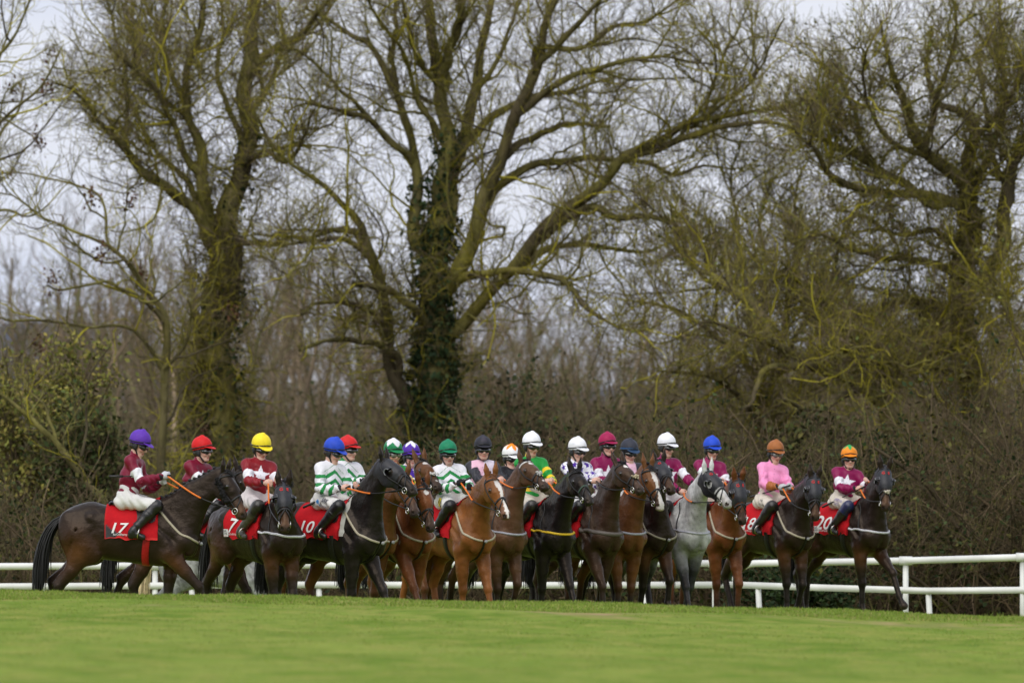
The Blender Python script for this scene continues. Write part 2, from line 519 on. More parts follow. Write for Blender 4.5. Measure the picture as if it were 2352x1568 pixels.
# ------------------------------------------------------------------ white running rails
RAIL_M = mat('white_rail', (0.72, 0.72, 0.68), rough=0.4, noise=0.14, nscale=2.2, spec=0.4)
def rail(label, top, low, posts, stubs, hoop=None):
    r = empty('running_rail', (top[0][0], top[0][1], g_height(np.array([top[0][0]]), np.array([top[0][1]]))[0]))
    tag(r, label, 'rail')
    off = np.array(r.location)
    pts = np.array(top, float)
    if hoop is not None:
        c = pts[0]; arc = [(c[0] - 0.20 * math.sin(a) * 1.4, c[1], c[2] - 0.24 * (1 - math.cos(a))) for a in np.linspace(1.5, 0.15, 8)]
        arc = [(arc[0][0], c[1], -0.45), (arc[0][0], c[1], c[2] - 0.35)] + arc
        pts = np.vstack([arc, pts])
    k = MB(); k.tube(pts - off, 0.048, 14); k.build('top_rail', RAIL_M, r)
    lw = np.array(low, float) - off
    k = MB()
    d = nrm(lw[-1] - lw[0]); n_ = np.array((-d[1], d[0], 0)); sec = [(0.022, 0.045), (-0.022, 0.045), (-0.022, -0.045), (0.022, -0.045)]
    V = np.concatenate([[p + n_ * a + np.array((0, 0, b)) for a, b in sec] for p in lw])
    Q = [[4 * i + j, 4 * i + (j + 1) % 4, 4 * i + 4 + (j + 1) % 4, 4 * i + 4 + j] for i in range(len(lw) - 1) for j in range(4)] + [[3, 2, 1, 0], [4 * len(lw) - 4, 4 * len(lw) - 3, 4 * len(lw) - 2, 4 * len(lw) - 1]]
    k.add(V, Q); k.build('lower_rail', RAIL_M, r, smooth=False)
    def at(line, x):
        L = np.array(line, float); return np.array([x, np.interp(x, L[:, 0], L[:, 1]), np.interp(x, L[:, 0], L[:, 2])])
    for x in posts:
        p = at(top, x); k = MB()
        k.tube([(p[0], p[1] + 0.03, -0.6), (p[0], p[1] + 0.03, p[2] - 0.02)] - off, 0.040, 10)
        k.tube([(p[0] - 0.09, p[1], p[2]), (p[0] + 0.09, p[1], p[2])] - off, 0.060, 12)
        k.build('post', RAIL_M, r)
    for x in stubs:
        p = at(low, x); k = MB()
        k.tube([(p[0] + 0.05, p[1] + 0.03, -0.6), (p[0], p[1] + 0.03, p[2] - 0.03)] - off, 0.040, 10); k.build('stub_post', RAIL_M, r)
    return r
yA, yB = 21.0, 18.6
rail('far white running rail on the left, passing behind the horses, with square ended lower board',
     [wp(-300, 1302, yA), wp(0, 1300, yA), wp(700, 1297, yA), wp(1250, 1294, yA), wp(1640, 1293, yA)],
     [wp(-300, 1348, yA), wp(0, 1346, yA), wp(700, 1342, yA), wp(1250, 1343, yA), wp(1690, 1342, yA)],
     [wx(X, yA) for X in (356, 1240, 1642)], [wx(X, yA) for X in (98, 440, 732, 1480)])
rail('near white running rail on the right, starting in a curved end behind the horses',
     [wp(1735, 1293, yA - 0.6), wp(2078, 1287, yB + 1.2), wp(2352, 1279, yB), wp(2620, 1272, yB - 0.6)],
     [wp(1690, 1342, yA - 0.6), wp(1890, 1349, yA - 1.6), wp(2128, 1356, yB + 1.0), wp(2352, 1354, yB), wp(2620, 1352, yB - 0.6)],
     [wx(2080, yB + 1.2), wx(2349, yB)], [wx(1740, yA - 0.6), wx(2132, yB + 1.0)], hoop=True)

# ------------------------------------------------------------------ trees, hedge and wood
BARK_M = mat('bark', rough=0.9, attr=True, noise=0.45, nscale=5, bump=0.9, bscale=16, spec=0.15, bdist=0.04, stretch=(1, 1, 0.35))
TWIG_M = mat('twig_bark', rough=0.85, attr=True, noise=0.35, nscale=2.0, spec=0.15)
LEAF_M = mat('leaf', rough=0.7, attr=True, noise=0.25, nscale=3, spec=0.12)
C_BARK = np.array((0.090, 0.073, 0.041)); C_MOSS = np.array((0.340, 0.300, 0.030)); C_OLIVE = np.array((0.180, 0.164, 0.046)); C_TWIG = np.array((0.180, 0.138, 0.086))

def limb_pts(rows, y0, y1, n=28, seed=0):
    """rows: (column, row, width in frame px) -> world polyline and radii, running from depth y0 to y1"""
    r = np.random.RandomState(seed)
    a = smooth_path(np.array(rows, float), n)
    t = np.linspace(0, 1, n)
    dep = y0 + (y1 - y0) * t ** 1.3
    P = np.stack([wp(a[i, 0], a[i, 1], dep[i]) for i in range(n)])
    R = 0.70 * np.clip(a[:, 2], 2.2, 999) * (CAM_D + dep) / FPX / 2
    w = np.stack([np.sin(t * k1 + p1) + 0.6 * np.sin(t * k2 + p2) for k1, p1, k2, p2 in r.uniform((9, 0, 20, 0), (16, 6.28, 34, 6.28), (3, 4))], 1)
    P = P + w * np.clip(R * 0.42, 0.016, 0.07)[:, None] * np.clip(t * 6, 0, 1)[:, None]
    R = R * (1 + 0.10 * np.sin(t * 40 + r.uniform(0, 6)) * r.uniform(0.4, 1))
    return P, R

def sprout(rng, P, R, per_m, Lr, ang, up, wander, N, rr, t0=0.1, rmin=0.003, side=0.75, taper=0.35, shrink=0.45, bend=0.0):
    M0, N0, _ = P.shape
    seg = np.linalg.norm(np.diff(P, axis=1), axis=2).sum(1)
    n = int(seg.sum() * per_m)
    if n < 1: return np.zeros((0, N, 3)), np.zeros((0, N))
    i = rng.choice(M0, n, p=seg / seg.sum())
    t = t0 + (1 - t0) * rng.uniform(0, 1, n) ** 0.85
    f = t * (N0 - 1); k = np.clip(f.astype(int), 0, N0 - 2); fr = (f - k)[:, None]
    pos = P[i, k] * (1 - fr) + P[i, k + 1] * fr
    tan = P[i, k + 1] - P[i, k]; tan /= np.linalg.norm(tan, axis=1, keepdims=True) + 1e-9
    rad = R[i, k] * (1 - fr[:, 0]) + R[i, k + 1] * fr[:, 0]
    pr = rng.normal(size=(n, 3)); pr[:, 1] *= side
    pr -= (pr * tan).sum(1, keepdims=True) * tan; pr /= np.linalg.norm(pr, axis=1, keepdims=True) + 1e-9
    a = np.radians(rng.uniform(ang[0], ang[1], n))[:, None]
    d = np.cos(a) * tan + np.sin(a) * pr
    d[:, 2] += up * 0.5; d /= np.linalg.norm(d, axis=1, keepdims=True)
    L = rng.uniform(Lr[0], Lr[1], n) * (1 - shrink * t)
    r0 = np.minimum(rad * 0.75, np.maximum(rr * L, rmin))
    out = np.zeros((n, N, 3)); out[:, 0] = pos
    curl = rng.normal(size=(n, 3)) * bend
    for j in range(1, N):
        d = d + rng.normal(size=(n, 3)) * wander + curl + np.array((0, 0, up)) / N
        d /= np.linalg.norm(d, axis=1, keepdims=True)
        out[:, j] = out[:, j - 1] + d * (L / (N - 1))[:, None]
    RR = r0[:, None] * (1 - (1 - taper) * np.linspace(0, 1, N)[None])
    return out, np.maximum(RR, rmin * 0.7)

def branch_cols(rng, n, npts, mix):
    """one bark colour per branch; mix: [(colour, weight)]"""
    c = np.array([m[0] for m in mix]); w = np.array([m[1] for m in mix], float)
    i = rng.choice(len(mix), n, p=w / w.sum())
    col = c[i] * rng.uniform(0.65, 1.3, (n, 1))
    return np.repeat(col, npts, 0)

def add_batch(mb, rng, P, R, sides, mix):
    if not len(P): return
    V, Q = tube_arrays(P, R, sides)
    mb.add(V, Q, col=branch_cols(rng, len(P), P.shape[1] * sides, mix))

def leaves(rng, C, size, cols, flat=0.3):
    n = len(C)
    a = rng.normal(size=(n, 3)); a /= np.linalg.norm(a, axis=1, keepdims=True)
    b = rng.normal(size=(n, 3)); b -= (b * a).sum(1, keepdims=True) * a; b /= np.linalg.norm(b, axis=1, keepdims=True)
    s = size * rng.uniform(0.6, 1.3, n)[:, None]
    nn = np.cross(a, b)
    V = np.stack([C - a * s, C - b * s * 0.62 + nn * s * flat, C + a * s, C + b * s * 0.62 + nn * s * flat], 1).reshape(-1, 3)
    c = np.asarray(cols)[rng.randint(0, len(cols), n)] * rng.uniform(0.6, 1.35, (n, 1))
    return V, np.arange(4 * n).reshape(n, 4), np.repeat(c, 4, 0)

IVY = [(0.028, 0.052, 0.020), (0.042, 0.070, 0.026), (0.020, 0.038, 0.016), (0.070, 0.088, 0.030)]
def ivy_on(rng, P, R, per_m2, size, jitter):
    """leaves over the surface of a limb"""
    out = []
    for k in range(len(P) - 1):
        L = np.linalg.norm(P[k + 1] - P[k]); r = (R[k] + R[k + 1]) / 2
        n = int(per_m2 * 2 * math.pi * r * L) + 1
        t = rng.uniform(0, 1, n)[:, None]; th = rng.uniform(0, 6.28, n)
        d = nrm(P[k + 1] - P[k]); e1 = nrm(np.cross(d, (0, 1.0, 0.1))); e2 = np.cross(d, e1)
        rr = r + 0.02 + np.abs(rng.normal(size=n)) * jitter
        out.append(P[k] * (1 - t) + P[k + 1] * t + (np.cos(th) * rr)[:, None] * e1 + (np.sin(th) * rr)[:, None] * e2)
    return np.concatenate(out)

def big_tree(name, label, limbs, seed, dens=1.0, droop=None, ivy=None, leafy=0, dead=0, twigmix=None, cat='tree', tscale=1.0, shag=1.0):
    """limbs: list of (rows, y0, y1[, bare]) traced main limbs; everything finer grows from them"""
    rng = np.random.RandomState(seed)
    base = limbs[0]
    p0 = wp(base[0][0][0], base[0][0][1], base[1])
    root = empty(name, (p0[0], p0[1], -0.5))
    tag(root, label, cat)
    off = np.array(root.location)
    tr = MB(); cw = MB()
    Ps, Rs, free = [], [], []
    traced = []
    for i, L in enumerate(limbs):
        rows, da, db = [tuple(q) for q in L[0]], L[1], L[2]
        best = None
        for pr_, pd_ in traced:      # a limb starts inside the limb it grows from
            dd = np.hypot(pr_[:, 0] - rows[0][0], pr_[:, 1] - rows[0][1])
            k = int(dd.argmin())
            if dd[k] < 75 and (best is None or dd[k] < best[0]): best = (dd[k], pr_, pd_, k)
        if best and rows[0][1] < 1390:
            _, pr_, pd_, k = best
            k2 = max(k - 1, 0)
            da = float(pd_[k2])
            w0 = min(rows[0][2] * 1.15, pr_[k2, 2] * 0.9)
            if best[0] > 6: rows = [(pr_[k2, 0], pr_[k2, 1], w0)] + rows
            else: rows[0] = (pr_[k2, 0], pr_[k2, 1], w0)
        n_ = 28
        tt = np.linspace(0, 1, n_)
        traced.append((smooth_path(np.array(rows, float), n_), da + (db - da) * tt ** 1.3))
        P, R = limb_pts(rows, da, db, n_, seed * 100 + i)
        Ps.append(P); Rs.append(R); free.append(len(L) < 4)
        V, Q = tube_arrays(P[None], R[None], 10)
        N_ = 1 + 0.10 * vnoise(V * np.array((1, 1, 0.4)), 3.0, seed + i) + 0.07 * vnoise(V, 9.0, seed + i + 3)
        cen = np.repeat(P, 10, 0)
        V = cen + (V - cen) * N_[:, None]
        m = np.clip(0.40 + 0.9 * vnoise(V, 1.9, seed + 7), 0, 1)[:, None]; m2 = np.clip(0.9 * vnoise(V, 4.5, seed + 8), 0, 1)[:, None]
        tr.add(V - off, Q, col=(C_BARK * (1 - m) + C_OLIVE * m) * (1 - 0.6 * m2) + C_MOSS * 0.75 * 0.6 * m2)
    trunk = obj('trunk', tr.mesh('trunk'), BARK_M, root)
    P = np.stack(Ps); R = np.stack(Rs)
    thin = np.array(free)
    mixb = [(C_OLIVE, 4), (C_BARK, 1.6), (C_MOSS, 3.2)]
    mixt = twigmix or [(C_TWIG, 4), (C_OLIVE, 4.5), (C_MOSS, 2.2), (C_BARK, 1.5)]
    P1, R1 = sprout(rng, P[thin], R[thin], 3.5 * dens, (0.9, 2.6), (28, 66), 0.30, 0.24, 10, 0.013, 0.12, 0.008, taper=0.4)
    add_batch(cw, rng, P1, R1, 5, mixb)
    P1b, R1b = sprout(rng, P[thin], R[thin], 4.4 * dens, (0.5, 1.3), (30, 80), 0.25, 0.28, 8, 0.010, 0.05, 0.007)
    add_batch(cw, rng, P1b, R1b, 4, mixb)
    P2, R2 = sprout(rng, P1, R1, 5.6 * dens, (0.45, 1.2), (25, 65), 0.35, 0.26, 6, 0.009, 0.12, 0.0055)
    add_batch(cw, rng, P2, R2, 3, mixt)
    P2b, R2b = sprout(rng, P1b, R1b, 5.0 * dens, (0.3, 0.8), (25, 65), 0.3, 0.22, 5, 0.009, 0.1, 0.005)
    add_batch(cw, rng, P2b, R2b, 3, mixt)
    P3, R3 = sprout(rng, P2, R2, 7.0 * tscale, (0.16, 0.5), (25, 60), 0.45, 0.22, 4, 0.009, 0.15, 0.0042)
    add_batch(cw, rng, P3, R3, 3, mixt)
    P5, R5 = sprout(rng, P, R, 20.0 * dens * shag, (0.10, 0.60), (35, 90), 0.25, 0.25, 5, 0.010, 0.02, 0.0050, 1.0)
    add_batch(cw, rng, P5, R5, 3, mixt)
    P4, R4 = sprout(rng, P1, R1, 7.0 * tscale * dens, (0.2, 0.8), (25, 60), 0.5, 0.2, 5, 0.009, 0.05, 0.0046)
    add_batch(cw, rng, P4, R4, 3, mixt)
    P3b, R3b = sprout(rng, P2b, R2b, 5.0 * tscale, (0.14, 0.4), (25, 60), 0.4, 0.22, 4, 0.009, 0.15, 0.0042)
    add_batch(cw, rng, P3b, R3b, 3, mixt)
    tips = [P2[:, -1], P3[:, -1], P3b[:, -1]]
    if droop:      # hanging mossy shoots from the lower trunk
        for (i, n, Lr) in droop:
            Pd, Rd = sprout(rng, P[i:i + 1], R[i:i + 1], n, Lr, (50, 100), -0.25, 0.34, 11, 0.010, 0.0, 0.0115, 0.9, bend=0.12)
            add_batch(cw, rng, Pd, Rd, 4, [(C_MOSS, 4), (C_OLIVE, 3), (C_TWIG, 1)])
            Pe, Re = sprout(rng, Pd, Rd, 5.0, (0.25, 0.8), (30, 80), -0.05, 0.28, 6, 0.009, 0.2, 0.0055)
            add_batch(cw, rng, Pe, Re, 3, [(C_MOSS, 3), (C_OLIVE, 3), (C_TWIG, 3)])
            Pf, Rf = sprout(rng, Pe, Re, 6.0, (0.12, 0.4), (30, 80), 0.1, 0.28, 4, 0.009, 0.2, 0.0045)
            add_batch(cw, rng, Pf, Rf, 3, [(C_MOSS, 2), (C_OLIVE, 3), (C_TWIG, 4)])
    for v in cw.V: v -= off
    obj('crown', cw.mesh('crown'), TWIG_M, root)
    if ivy:
        cs = []
        for (i, a, b, d, j) in ivy:
            ka, kb = int(a * 27), int(b * 27) + 1
            cs.append(ivy_on(rng, Ps[i][ka:kb], Rs[i][ka:kb], d, 0.05, j))
        V, Q, c = leaves(rng, np.concatenate(cs) - off, 0.055, IVY)
        obj('ivy', mesh_np('ivy', V, Q, None, c, False), LEAF_M, root)
    if leafy:
        tp = np.concatenate(tips); tp = tp[rng.choice(len(tp), min(leafy, len(tp)), False)]
        V, Q, c = leaves(rng, tp - off + rng.normal(size=tp.shape) * 0.04, 0.035, [(0.16, 0.17, 0.03), (0.10, 0.12, 0.03), (0.20, 0.18, 0.03)])
        obj('leaves', mesh_np('leaves', V, Q, None, c, False), LEAF_M, root)
    if dead:
        tp = P2[:, -1]; tp = tp[rng.choice(len(tp), dead, False)]
        C = np.repeat(tp, 55, 0) + rng.normal(size=(dead * 55, 3)) * np.array((0.075, 0.075, 0.10)) - np.array((0, 0, 0.09))
        V, Q, c = leaves(rng, C - off, 0.038, [(0.10, 0.05, 0.025), (0.13, 0.07, 0.035), (0.07, 0.035, 0.02)])
        obj('dead_leaves', mesh_np('dead_leaves', V, Q, None, c, False), LEAF_M, root)
    return root

TY = 50.0
big_tree('bare_tree', 'tall bare tree with twin ivied trunks and hanging mossy shoots', [
    ([(508, 1400, 92), (510, 1010, 84), (512, 800, 90), (518, 650, 94), (505, 540, 98)], TY, TY),
    ([(515, 560, 84), (540, 470, 74), (554, 380, 66), (568, 280, 58), (571, 180, 50), (575, 60, 42), (590, -40, 30)], TY, TY + 0.5),
    ([(590, 160, 34), (640, 105, 26), (690, 75, 20), (740, 20, 14), (780, -40, 10)], TY + 0.3, TY - 2),
    ([(490, 560, 60), (466, 430, 46), (452, 330, 38), (430, 268, 30), (428, 190, 30), (452, 95, 24), (470, -20, 18)], TY, TY - 0.8),
    ([(500, 560, 48), (430, 468, 38), (352, 412, 32), (303, 362, 27), (262, 312, 21), (225, 280, 14), (190, 230, 12), (160, 200, 10), (118, 188, 7)], TY, TY - 2.5),
    ([(290, 345, 16), (292, 250, 14), (282, 140, 12), (258, 55, 10), (240, -20, 8)], TY - 1.5, TY - 1),
    ([(440, 380, 26), (400, 300, 22), (372, 220, 18), (345, 195, 14), (300, 150, 11), (250, 105, 8)], TY, TY - 1.6),
    ([(432, 250, 20), (392, 170, 15), (372, 90, 12), (340, 20, 9), (330, -40, 7)], TY, TY + 1.5),
    ([(560, 330, 24), (520, 240, 20), (500, 160, 16), (510, 60, 12), (505, -40, 9)], TY, TY + 1.6),
    ([(575, 250, 20), (620, 190, 16), (650, 110, 13), (640, 20, 9)], TY, TY + 2),
    ([(560, 380, 22), (610, 345, 17), (660, 370, 14), (700, 310, 10), (720, 250, 7)], TY, TY - 2),
    ([(470, 470, 24), (410, 395, 18), (345, 330, 13), (300, 240, 10), (250, 190, 7)], TY, TY + 2),
    ([(545, 560, 20), (620, 560, 15), (680, 545, 12), (720, 560, 8)], TY, TY - 2),
    ([(450, 300, 18), (410, 255, 14), (345, 200, 10), (300, 90, 8), (310, 10, 6)], TY, TY + 2.4),
    ([(452, 1400, 44), (450, 1100, 50), (462, 900, 54), (480, 740, 60), (500, 620, 60)], TY + 0.3, TY, 1),
  ], 4, dens=1.25, droop=[(0, 40, (0.6, 2.2)), (14, 26, (0.6, 1.8)), (1, 14, (0.4, 1.3)), (3, 12, (0.4, 1.3)), (4, 9, (0.3, 0.9))], ivy=[(14, 0.0, 0.6, 150, 0.12), (0, 0.0, 0.9, 110, 0.10), (1, 0.0, 0.5, 70, 0.07)], tscale=1.1, shag=2.3)
big_tree('bare_tree', 'slender mossy tree with arching branches, left of the twin trunked tree', [
    ([(378, 1400, 34), (376, 990, 30), (381, 795, 27), (370, 722, 25), (340, 674, 20), (304, 612, 16), (253, 564, 13), (183, 535, 10), (121, 505, 8), (73, 490, 7), (48, 458, 6), (-20, 442, 5)], TY - 4, TY - 5),
    ([(255, 566, 12), (250, 564, 11), (244, 494, 10), (223, 447, 9), (183, 428, 8), (121, 414, 7), (62, 395, 6), (-20, 405, 5)], TY - 4.5, TY - 4),
    ([(362, 720, 16), (322, 682, 13), (271, 660, 11), (238, 649, 10), (146, 663, 8), (106, 657, 6)], TY - 4, TY - 6),
    ([(378, 815, 16), (330, 780, 13), (286, 751, 11), (194, 748, 9), (106, 737, 8), (37, 737, 7), (-30, 715, 6)], TY - 4, TY - 6.5),
    ([(350, 690, 12), (352, 640, 9), (345, 590, 7), (350, 540, 5)], TY - 4, TY - 3),
    ([(290, 600, 10), (230, 600, 8), (170, 560, 7), (140, 540, 5)], TY - 4, TY - 6),
    ([(376, 850, 14), (420, 800, 10), (440, 740, 8), (430, 690, 6)], TY - 4, TY - 5),
  ], 5, dens=0.55, droop=[(0, 3, (0.4, 1.2))], dead=11, tscale=0.45)
big_tree('bare_tree', 'bare tree at the left edge of the view with a few brown dead leaf clusters', [
    ([(-210, 1400, 60), (-200, 900, 54), (-180, 500, 46), (-150, 250, 36), (-120, -40, 24)], TY - 3, TY - 3),
    ([(-180, 520, 26), (-80, 420, 18), (0, 280, 12), (80, 210, 9), (118, 160, 7), (140, 110, 5)], TY - 3, TY - 5),
    ([(-150, 260, 24), (-60, 180, 16), (10, 110, 11), (50, 50, 8), (75, -20, 6)], TY - 3, TY - 4),
    ([(-180, 560, 24), (-80, 520, 16), (0, 480, 10), (60, 500, 7), (110, 470, 5)], TY - 3, TY - 5),
    ([(-190, 640, 24), (-90, 560, 15), (-10, 330, 11), (40, 260, 8), (60, 190, 5)], TY - 3, TY - 2),
    ([(-170, 380, 20), (-80, 240, 14), (-10, 160, 9), (20, 60, 7), (30, -10, 5)], TY - 3, TY - 1.5),
  ], 6, dens=0.5, dead=16)
big_tree('bare_tree', 'great spreading bare tree in the middle with a dark ivy clad trunk', [
    ([(985, 1400, 112), (985, 1000, 104), (997, 800, 104), (1006, 650, 92), (1010, 520, 84)], TY, TY),
    ([(1012, 560, 80), (1016, 440, 64), (1018, 366, 56), (1018, 293, 52), (1015, 220, 46), (1011, 160, 42), (1003, 105, 36), (988, 50, 30), (976, -40, 24)], TY, TY + 0.6),
    ([(1016, 190, 38), (1030, 150, 34), (1040, 92, 32), (1056, 37, 28), (1075, -40, 22)], TY + 0.3, TY - 1),
    ([(1020, 520, 60), (1045, 400, 48), (1073, 275, 38), (1092, 205, 32), (1104, 139, 28), (1117, 55, 24), (1130, -40, 18)], TY, TY + 1.6),
    ([(1040, 650, 56), (1084, 531, 54), (1121, 439, 48), (1150, 366, 44), (1176, 300, 42), (1202, 238, 40), (1220, 172, 34), (1242, 103, 28), (1258, 37, 24), (1300, -40, 18)], TY, TY - 1.4),
    ([(1222, 165, 24), (1275, 110, 21), (1330, 51, 17), (1390, -10, 13), (1430, -50, 10)], TY - 1, TY - 2.4),
    ([(1062, 330, 30), (1099, 300, 30), (1147, 256, 26), (1190, 235, 22), (1260, 215, 17), (1340, 200, 12), (1430, 170, 8)], TY + 1, TY + 2.4),
    ([(1050, 760, 44), (1128, 674, 42), (1200, 600, 40), (1245, 540, 40), (1276, 505, 42), (1330, 458, 40), (1378, 414, 36), (1410, 375, 33), (1442, 344, 29), (1494, 333, 26), (1548, 304, 23), (1590, 278, 21), (1650, 271, 18), (1713, 260, 15), (1822, 247, 10), (1900, 225, 7)], TY, TY - 3),
    ([(1425, 372, 22), (1494, 344, 22), (1566, 319, 21), (1658, 293, 18), (1749, 278, 14), (1830, 300, 9), (1900, 320, 6)], TY - 1.6, TY - 4),
    ([(1110, 470, 34), (1158, 414, 30), (1220, 381, 26), (1311, 370, 23), (1403, 366, 20), (1494, 375, 16), (1548, 399, 13), (1620, 380, 9), (1690, 390, 6)], TY - 0.5, TY + 2),
    ([(1280, 520, 26), (1310, 495, 26), (1348, 472, 25), (1385, 480, 23), (1421, 502, 21), (1493, 498, 18), (1530, 502, 16), (1568, 527, 12), (1640, 560, 8)], TY - 1, TY - 3),
    ([(958, 560, 42), (953, 490, 38), (952, 403, 34), (948, 330, 31), (931, 278, 29), (916, 220, 27), (898, 183, 25), (846, 99, 20), (810, 84, 16), (762, 48, 12), (700, 20, 8)], TY, TY + 1.5),
    ([(898, 186, 20), (901, 121, 18), (909, 55, 15), (909, -40, 12)], TY + 1, TY + 0.4),
    ([(942, 360, 26), (894, 322, 24), (850, 278, 20), (799, 258, 15), (755, 245, 11), (700, 240, 8), (650, 260, 6)], TY, TY - 2),
    ([(850, 278, 17), (815, 235, 15), (780, 205, 13), (726, 146, 10), (680, 118, 7), (640, 110, 5)], TY - 1, TY - 2.5),
    ([(945, 960, 46), (925, 890, 44), (900, 830, 42), (883, 700, 38), (866, 627, 37), (838, 572, 33), (822, 515, 27), (784, 465, 21), (744, 421, 17), (689, 388, 14), (650, 360, 11), (610, 310, 8), (590, 270, 6)], TY, TY - 2.6),
    ([(830, 560, 26), (815, 535, 22), (780, 528, 19), (748, 530, 17), (700, 555, 14), (655, 560, 11), (620, 590, 8)], TY - 1.4, TY - 3),
    ([(838, 575, 22), (800, 552, 19), (760, 548, 16), (725, 560, 13), (690, 600, 9), (660, 640, 7)], TY - 1.4, TY - 4.4),
    ([(975, 735, 30), (938, 705, 28), (894, 663, 24), (850, 656, 20), (812, 652, 17)], TY - 0.5, TY - 2.5),
    ([(890, 740, 24), (862, 722, 21), (812, 698, 17), (760, 695, 14), (722, 700, 10), (690, 720, 7)], TY - 1, TY - 3.4),
    ([(920, 840, 26), (900, 815, 24), (854, 788, 21), (791, 777, 18), (735, 788, 14), (689, 806, 10)], TY - 0.6, TY - 3),
    ([(1070, 640, 30), (1180, 620, 24), (1280, 640, 20), (1340, 700, 16), (1400, 740, 11), (1470, 760, 8)], TY, TY - 4),
    ([(1215, 590, 26), (1300, 560, 20), (1400, 570, 15), (1480, 580, 11), (1540, 550, 8)], TY, TY + 3),
    ([(1160, 340, 24), (1250, 300, 19), (1330, 285, 14), (1400, 290, 9)], TY - 1, TY + 1),
    ([(1240, 110, 24), (1330, 110, 18), (1420, 60, 14), (1500, 40, 10), (1580, -20, 7)], TY - 1, TY - 3),
    ([(1206, 235, 24), (1300, 180, 20), (1400, 150, 16), (1520, 130, 11), (1640, 150, 7)], TY - 1, TY - 3.6),
    ([(1000, 300, 22), (950, 200, 17), (920, 110, 13), (860, 30, 10), (830, -30, 8)], TY, TY - 2),
    ([(1015, 200, 22), (960, 130, 17), (930, 40, 13), (925, -30, 9)], TY, TY - 1.6),
    ([(1095, 200, 20), (1150, 120, 16), (1180, 40, 12), (1200, -40, 9)], TY, TY + 1),
    ([(1560, 315, 14), (1620, 230, 11), (1660, 140, 9), (1700, 60, 7), (1720, 0, 5)], TY - 2, TY - 1),
    ([(1660, 272, 12), (1720, 190, 10), (1770, 110, 8), (1800, 40, 6)], TY - 2.4, TY - 3.4),
    ([(1600, 285, 11), (1640, 200, 9), (1640, 120, 7), (1600, 60, 5)], TY - 2, TY - 3),
  ], 7, dens=1.0, droop=[(0, 12, (0.6, 2.4)), (7, 7, (0.5, 2.0)), (15, 7, (0.4, 1.6)), (1, 8, (0.4, 1.2)), (21, 7, (0.5, 2.0)), (3, 5, (0.4, 1.2)), (10, 5, (0.4, 1.4))],
     ivy=[(0, 0.0, 0.48, 1900, 0.30), (0, 0.0, 0.7, 700, 0.13), (0, 0.65, 1.0, 420, 0.10), (1, 0.0, 0.45, 300, 0.08), (15, 0.0, 0.12, 400, 0.08), (11, 0.0, 0.3, 160, 0.06)])
RY = 46.0
